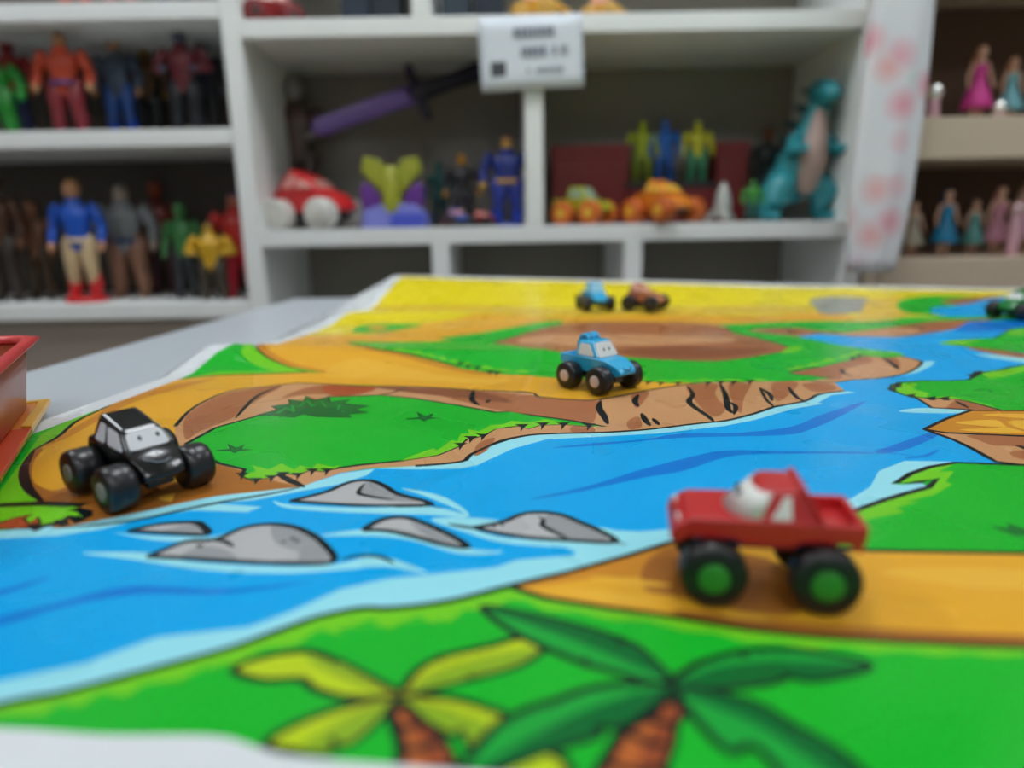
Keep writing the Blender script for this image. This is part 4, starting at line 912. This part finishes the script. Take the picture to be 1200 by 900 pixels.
def playset():
    X = PV(462, 240, 1.90)[0]; r = empty('toy_playset', (X, 1.90, zm), 0, 'lilac and purple toy playset with a yellow green crest', 'toy')
    s = 1.90 / F; pur = mat((96, 40, 132), .4, .2); lil = mat((112, 116, 190), .35, .3); yg = mat((156, 160, 40), .4, .2); blu = mat((62, 76, 180), .35, .3)
    bm = bmesh.new(); hull(bm, [(-34 * s, 0), (-30 * s, 20 * s), (-8 * s, 26 * s), (26 * s, 26 * s), (40 * s, 14 * s), (40 * s, 0)], [.06, .06, .05, .05, .055, .06]); link('base', bm, lil, r, bevel=.006)
    boxo('step', (0, 38 * s, -.075, -.05, 0, 16 * s), blu, r, .005)
    for sg in (-1, 1):
        bm = bmesh.new(); hull(bm, [(sg * 14 * s, 16 * s), (sg * 34 * s, 22 * s), (sg * 36 * s, 46 * s), (sg * 26 * s, 50 * s), (sg * 12 * s, 34 * s)], .03); link('wing', bm, pur, r, bevel=.006)
        bm = bmesh.new(); hull(bm, [(0, 34 * s), (sg * 14 * s, 40 * s), (sg * 34 * s, 62 * s), (sg * 30 * s, 78 * s), (sg * 12 * s, 74 * s), (0, 58 * s)], .025); link('crest', bm, yg, r, bevel=.006)
    bm = bmesh.new(); tube(bm, [(0, -.03, 20 * s), (0, -.03, 60 * s)], [.03, .018], 12); link('mast', bm, yg, r)
playset()
def blaster():
    x0, z0 = PV(366, 152, 1.92); x1, z1 = PV(560, 84, 2.04)
    A = Vector((x0, 1.92, z0)); B = Vector((x1, 2.04, z1)); r = empty('toy_sword', A, 0, 'long purple toy sword lying tilted across the upper middle bay', 'toy')
    d = B - A; pur = mat((86, 44, 132), .35, .3); dk = mat((28, 20, 44), .5)
    bm = bmesh.new(); n_ = Vector((-d.z, 0, d.x)).normalized() * .024
    pts = [-n_ * .4, d * .04 - n_, d * .62 - n_ * 1.1, d * .64 + n_ * 1.1, d * .04 + n_, n_ * .4]
    lo = [bm.verts.new(p + Vector((0, -.01, 0))) for p in pts]; hi = [bm.verts.new(p + Vector((0, .012, 0))) for p in pts]
    bm.faces.new(lo); bm.faces.new(hi[::-1])
    for i in range(6): bm.faces.new((lo[i], lo[(i + 1) % 6], hi[(i + 1) % 6], hi[i]))
    link('blade', bm, pur, r, bevel=.006)
    bm = bmesh.new(); tube(bm, [d * .62, d * .8, d * 1.0], [.028, .022, .026], 12); link('grip', bm, dk, r)
    bm = bmesh.new(); tube(bm, [d * .63 - n_ * 2.6, d * .63 + n_ * 2.6], [.014, .014], 10); link('guard', bm, dk, r)
blaster()
fig(352, 92, zm, 2.10, (86, 66, 60), (66, 50, 44), 'tall dim toy figure with a pale grey head behind the red car', skin=(150, 146, 144), hair=(176, 172, 168), group='toys on the middle board', bulk=1.0, arms='bent')
fig(594, 162, zm, 1.86, (34, 50, 130), (28, 48, 140), 'navy toy figure with gold belt beside the middle upright', belt=(214, 160, 40), skin=(196, 150, 60), hair=(150, 50, 60), boots=(24, 60, 170), bulk=1.5, group='toys on the middle board', stand=(30, 60, 160))
fig(541, 182, zm, 1.94, (44, 40, 46), (40, 38, 46), 'dark toy figure with a golden head', skin=(206, 140, 36), hair=(196, 132, 30), bulk=1.3, group='toys on the middle board')
toycar(dict(CAR, body=(36, 74, 150), hub=(150, 40, 40), eyes=False, name='toy_car'), 535, 1.83, zm, 30, -60, 'small blue toy car in front of the gold headed figure')
toycar(dict(CAR, body=(150, 26, 30), hub=(60, 60, 60), eyes=False, name='toy_car'), 566, 1.83, zm, 26, -20, 'small dark red toy car near the middle upright')
fig(514, 190, zm, 2.00, (26, 92, 92), (24, 60, 62), 'dim teal toy figure behind the playset', skin=(40, 110, 104), hair=(20, 60, 60), group='toys on the middle board')

# middle bay, right
def giftbox(name, px0, px1, y0, Y, dep, m, label, lid=None):
    x0, zT = PV(px0, y0, Y); x1 = PV(px1, y0, Y)[0]
    r = empty(name, ((x0 + x1) / 2, Y + dep / 2, zm), 0, label, 'box'); hx = (x1 - x0) / 2; hz = zT - zm
    boxo('carton', (-hx, hx, -dep / 2, dep / 2, 0, hz * .86), m, r, .003); boxo('lid', (-hx - .003, hx + .003, -dep / 2 - .003, dep / 2 + .003, hz * .84, hz), lid or m, r, .003)
dred = mat((120, 18, 20), .5, .1); dblk = mat((34, 32, 34), .5)
giftbox('toy_box', 648, 738, 170, 2.00, .10, dred, 'dark red toy box behind the yellow green truck')
giftbox('toy_box', 842, 878, 166, 2.00, .10, dred, 'dark red toy box between the figures and the teal dinosaur')
giftbox('toy_box', 736, 838, 214, 1.98, .12, dred, 'dark red carton carrying three bright toy figures', dblk)
zb = PV(790, 214, 1.98)[1]
for px, c1, c2, lb in ((752, (160, 176, 30), (120, 140, 30), 'yellow green toy figure on the dark carton, leftmost of three'), (778, (30, 100, 190), (26, 84, 170), 'blue toy figure on the dark carton, between two yellow ones'), (816, (204, 200, 50), (70, 150, 110), 'pale yellow toy figure with green legs on the dark carton')):
    h = PV(px, 142, 2.03)[1] - zb; figure(px, zb, 2.03, h, c1, c2, lb, skin=c1, hair=c2, bulk=1.3, group='figures on the dark carton')
toycar(dict(BLUE, boxes=[], name='toy_car', cat='toy car', body=(172, 178, 44), hub=(214, 180, 50), tubes=[], glass=(150, 176, 150), eyes=False, r=13), 685, 1.87, zm, 58, -35, 'yellow green toy truck beside the middle upright')
toycar(dict(CAR, body=(222, 128, 30), hub=(226, 170, 50), eyes=False, glass=(226, 180, 70), r=12, cab=(-18, 16, 14, 28, -10, 6, 10, 42)), 777, 1.85, zm, 68, -55, 'orange toy car with a yellow windscreen on the middle board')
for o in list(COL.objects):
    if o.get('label', '').startswith('orange toy car'): recolor(o, 'wheel', mat((190, 92, 26), .45))
    if o.get('label', '').startswith('yellow green toy truck'): recolor(o, 'wheel', mat((206, 104, 30), .45))
def rocket():
    X = PV(847, 240, 1.88)[0]; r = empty('toy_rocket', (X, 1.88, zm), 0, 'small pale grey toy rocket next to the dinosaur', 'toy')
    g = mat((176, 178, 172), .4, .2); bm = bmesh.new(); lathe(bm, [(.014, .01), (.02, .02), (.022, .05), (.016, .08), (.004, .105)], 18); link('hull', bm, g, r)
    for k in range(3):
        a = 2.1 * k + .5; bm = bmesh.new(); tube(bm, [(.016 * math.cos(a), .016 * math.sin(a), .035), (.04 * math.cos(a), .04 * math.sin(a), .008)], [.008, .007], 8, flat=.6); link('fin', bm, g, r)
rocket()
def dino():
    Y = 1.90; X = PV(930, 230, Y)[0]; s = Y / F; r = empty('toy_dinosaur', (X, Y, zm), 0, 'upright teal toy dinosaur with pinkish grey belly at the right of the bay', 'toy')
    r.rotation_euler = (0, 0, math.radians(8)); r.scale = (.86, .86, .88)
    teal = mat((44, 142, 152), .4, .2, var=.15, scale=20); bel = mat((176, 150, 140), .5); dk = mat((18, 70, 72), .5)
    bm = bmesh.new()
    tube(bm, [(-46 * s, .06, 14 * s), (-30 * s, .07, 20 * s), (-6 * s, .04, 42 * s), (6 * s, 0, 70 * s), (14 * s, -.01, 100 * s), (20 * s, -.012, 128 * s), (24 * s, -.02, 150 * s)], [.01, .028, .062, .07, .052, .036, .034], 16)
    tube(bm, [(24 * s, -.015, 154 * s), (22 * s, -.05, 153 * s), (18 * s, -.095, 148 * s)], [.042, .038, .026], 14)
    for sg in (-1, 1):
        tube(bm, [(4 * s + sg * .045, 0, 48 * s), (2 * s + sg * .085, -.035, 34 * s), (2 * s + sg * .085, 0, 16 * s), (2 * s + sg * .088, -.01, 9 * s)], [.048, .048, .032, .03], 12)
        tube(bm, [(2 * s + sg * .088, .01, 8 * s), (2 * s + sg * .092, -.06, 7 * s)], [.017, .015], 10)
        tube(bm, [(13 * s + sg * .05, -.02, 98 * s), (12 * s + sg * .075, -.05, 84 * s), (12 * s + sg * .06, -.1, 86 * s)], [.026, .02, .013], 10)
    link('body', bm, teal, r)
    bm = bmesh.new(); tube(bm, [(5 * s, -.045, 44 * s), (8 * s, -.055, 72 * s), (14 * s, -.042, 102 * s), (19 * s, -.034, 130 * s)], [.03, .044, .034, .02], 12); link('belly', bm, bel, r)
    for k in range(6):
        t = k / 5; bm = bmesh.new(); c_ = Vector(((-14 + 38 * t) * s, .075 - .04 * t, (62 + 96 * t) * s)); tube(bm, [c_, c_ + Vector((-8 * s, .03, 6 * s))], [.012, .003], 8); link('spike', bm, dk, r)
    for sg in (-1, 1): bm = bmesh.new(); ball(bm, (22 * s + sg * .03, -.052, 160 * s), .008, 0, (1, 1, 1), 8); link('eye', bm, mat((20, 20, 20), .2), r)
dino()
fig(898, 150, zm, 2.10, (40, 46, 46), (30, 50, 48), 'dark toy figure behind the teal dinosaur', skin=(120, 70, 40), hair=(60, 66, 66), group='toys on the middle board')
fig(884, 212, zm, 1.84, (60, 140, 50), (24, 80, 70), 'little green toy figure by the foot of the dinosaur', skin=(70, 150, 60), hair=(20, 90, 60), group='toys on the middle board', bulk=1.3)

# top board
toycar(dict(CAR, body=(150, 26, 28), hub=(70, 30, 30), eyes=False), 335, 1.90, zt, 60, -150, 'dark red toy car on the top board, seen only at its wheels')
for px, c1, lb in ((420, (30, 40, 56), 'dark navy storage box on the top board beside the red car'), (455, (24, 34, 44), 'near black storage box on the top board by the upright'), (535, (40, 52, 64), 'slate blue storage box on the top board'), (574, (20, 30, 44), 'dark blue storage box on the top board above the notice')):
    X = PV(px, 5, 1.88)[0]; r = empty('storage_box', (X, 1.90, zt), 0, lb, 'box'); boxo('carton', (-.036, .036, -.06, .06, 0, .15), mat(c1, .5), r, .004); boxo('lid', (-.038, .038, -.062, .062, .142, .165), mat(c1, .5), r, .004)
toycar(dict(CAR, body=(222, 164, 50), hub=(200, 150, 60), eyes=False), 636, 1.88, zt, 50, -30, 'mustard yellow toy car on the top board above the notice')
toycar(dict(CAR, body=(214, 160, 70), hub=(190, 150, 80), eyes=False), 706, 1.88, zt, 40, -30, 'tan yellow toy car on the top board right of the notice')
for o in list(COL.objects):
    if o.get('label', '').startswith(('mustard', 'tan yellow')): recolor(o, 'wheel', mat((206, 160, 70), .45))
    if o.get('label', '').startswith('dark red toy car on the top'): recolor(o, 'wheel', mat((120, 24, 26), .45))

# beige unit: dolls in pale dresses, and mirror globes added for glints
def doll(px, yt, z, Y, dress, label, hair, skin=(224, 176, 150), group='dolls on the beige shelf', legs=None):
    X = PV(px, 200, Y)[0]; h = PV(px, yt, Y)[1] - z
    r = empty('fashion_doll', (X, Y, z), 0, label, 'doll', group); r.scale = (h, h, h)
    bm = bmesh.new()
    for s in (-1, 1):
        tube(bm, [(s * .05, 0, .5), (s * .05, -.005, .28), (s * .05, 0, .06)], [.05, .04, .024], 10); tube(bm, [(s * .05, .01, .02), (s * .055, -.045, .018)], [.02, .016], 8)
        tube(bm, [(s * .095, 0, .77), (s * .15, 0, .62), (s * .17, -.05, .5)], [.028, .024, .017], 9)
        for q in (-1, 0, 1): tube(bm, [(s * .171 + q * .008, -.055, .485), (s * .172 + q * .008, -.065, .455)], [.006, .005], 6)
    tube(bm, [(0, 0, .5), (0, 0, .62), (0, 0, .75), (0, 0, .79), (0, -.003, .86)], [.075, .055, .08, .06, .026], 14); ball(bm, (0, -.008, .92), .065, 0, (.88, 1, 1.14))
    tube(bm, [(0, -.066, .918), (0, -.075, .908)], [.006, .008], 6)
    link('body', bm, mat(skin, .45, scale=8), r)
    bm = bmesh.new(); lathe(bm, [(.19, .2), (.2, .22), (.15, .38), (.075, .56), (.07, .62), (.09, .72), (.085, .76)], 22); link('dress', bm, mat(dress, .5, .1, scale=8), r)
    bm = bmesh.new(); ball(bm, (0, .015, .94), .075); tube(bm, [(0, .06, .93), (0, .09, .8), (0, .085, .62)], [.06, .065, .03], 12)
    bmesh.ops.delete(bm, geom=[v for v in bm.verts if v.co.y < -.03 and v.co.z < .96], context='VERTS'); link('hair', bm, mat(hair, .5), r)
    return r
doll(1134, 54, zr1, 1.84, (214, 60, 150), 'doll in magenta dress on the upper beige board', (190, 130, 90))
doll(1172, 68, zr1, 1.84, (110, 170, 180), 'doll in pale cyan dress on the upper beige board', (214, 150, 110))
doll(1206, 60, zr1, 1.84, (84, 96, 140), 'doll in slate blue dress at the right edge of the upper beige board', (50, 40, 60))
doll(1078, 236, zr2, 1.82, (176, 168, 150), 'doll in oatmeal dress on the lower beige board', (120, 84, 52))
doll(1116, 222, zr2, 1.82, (20, 132, 180), 'doll in bright blue dress on the lower beige board', (20, 60, 110))
doll(1150, 234, zr2, 1.84, (90, 156, 150), 'doll in teal dress on the lower beige board', (120, 100, 80))
doll(1178, 218, zr2, 1.82, (206, 140, 162), 'doll in dusty pink dress on the lower beige board', (170, 110, 110))
doll(1208, 214, zr2, 1.84, (214, 160, 180), 'doll in light pink dress cut by the right edge on the lower beige board', (226, 190, 170))
def add_glint(px, py, Y, rad, label, col=(236, 236, 232)):  # invented mirror ball on a foot, added to catch the lamps as a highlight
    X, Z = PV(px, py, Y); zb_ = zr1 if py < 200 else zr2
    r = empty('glint_globe', (X, Y, zb_), 0, label, 'toy', 'globes added for bright spots among the dolls')
    hh = Z - zb_; bm = bmesh.new(); lathe(bm, [(rad * .8, 0), (rad * .85, .004), (rad * .6, hh - rad * .7), (rad * .5, hh - rad * .6)], 20); link('base', bm, mat((196, 150, 160), .4), r)
    bm = bmesh.new(); ball(bm, (0, 0, hh), rad, 0, (1, 1, 1), 20); link('globe', bm, mat(col, .06, 1., metal=.85), r)
add_glint(1095, 108, 1.76, .020, 'pale mirror globe added for a bright spot on the upper beige board beside the flowery bag')
add_glint(1171, 126, 1.76, .016, 'pale mirror globe added for a bright spot in front of the cyan dress doll')
add_glint(1192, 244, 1.76, .018, 'pinkish mirror globe added for a bright spot on the lower beige board', (236, 200, 206))

# flowery bag hanging down the upright
def bag():
    Y = 1.67; x0 = PV(1012, 60, Y)[0]; x1 = PV(1084, 60, Y)[0]; zB = PV(1050, 318, Y)[1]; zT = zB + .92
    r = empty('hanging_bag', ((x0 + x1) / 2, Y, zT), 0, 'white bag with pink and green flowers hanging at the right upright', 'bag')
    m = bpy.data.materials.new('flowery_fabric'); m.use_nodes = True; nt = m.node_tree; b = nt.nodes['Principled BSDF']; b.inputs['Roughness'].default_value = .45
    tc = nt.nodes.new('ShaderNodeTexCoord'); vo = nt.nodes.new('ShaderNodeTexVoronoi'); vo.inputs['Scale'].default_value = 13; nt.links.new(tc.outputs['Object'], vo.inputs['Vector'])
    cr = nt.nodes.new('ShaderNodeValToRGB'); cr.color_ramp.elements[0].position = .05; cr.color_ramp.elements[0].color = (1, 1, 1, 1); cr.color_ramp.elements[1].position = .62; cr.color_ramp.elements[1].color = (0, 0, 0, 1)
    nt.links.new(vo.outputs['Distance'], cr.inputs[0])
    sp = nt.nodes.new('ShaderNodeSeparateColor'); nt.links.new(vo.outputs['Color'], sp.inputs[0])
    c2 = nt.nodes.new('ShaderNodeValToRGB'); c2.color_ramp.interpolation = 'CONSTANT'; e = c2.color_ramp.elements
    e[0].color = (*lin((224, 150, 166)), 1); e[1].position = .42; e[1].color = (*lin((150, 188, 146)), 1)
    for p_, cc in ((.62, (228, 170, 170)), (.8, (226, 226, 228))): q = e.new(p_); q.color = (*lin(cc), 1)
    nt.links.new(sp.outputs[0], c2.inputs[0])
    mx = nt.nodes.new('ShaderNodeMix'); mx.data_type = 'RGBA'; mx.inputs[6].default_value = (*lin((222, 222, 226)), 1)
    nt.links.new(cr.outputs[0], mx.inputs[0]); nt.links.new(c2.outputs[0], mx.inputs[7]); nt.links.new(mx.outputs[2], b.inputs['Base Color'])
    hx = (x1 - x0) / 2; bm = bmesh.new(); nj, ni = 26, 24; R = []
    for j in range(nj + 1):
        v = j / nj; row = []; wdt = hx * (.75 + .3 * math.sin(v * 2.6) - .25 * max(0, v - .8) * 3); sh = .02 * (v - .5) * -1
        for i in range(ni):
            a = 2 * math.pi * i / ni; rip = 1 + .16 * math.sin(a * 5 + v * 3) * (.4 + v * .6)
            row.append(bm.verts.new((sh + wdt * math.cos(a) * rip, .022 * math.sin(a) * rip - .006, -.05 - v * (zT - zB - .05))))
        R.append(row)
    for A, B in zip(R, R[1:]):
        for i in range(ni): bm.faces.new((A[i], A[(i + 1) % ni], B[(i + 1) % ni], B[i]))
    bm.faces.new(R[0]); bm.faces.new(R[-1][::-1]); link('sack', bm, m, r)
    bm = bmesh.new(); tube(bm, [(-hx * .5, 0, -.07), (-hx * .3, 0, -.0), (0, .01, .02), (hx * .3, 0, 0), (hx * .5, 0, -.07)], .004, 8); link('handle', bm, mat((214, 206, 208), .5), r)
    bm = bmesh.new(); tube(bm, [(0, .03, .018), (0, -.005, .012), (0, -.012, .03)], .004, 8); link('hook', bm, mat((150, 150, 152), .3, metal=.9), r)
bag()
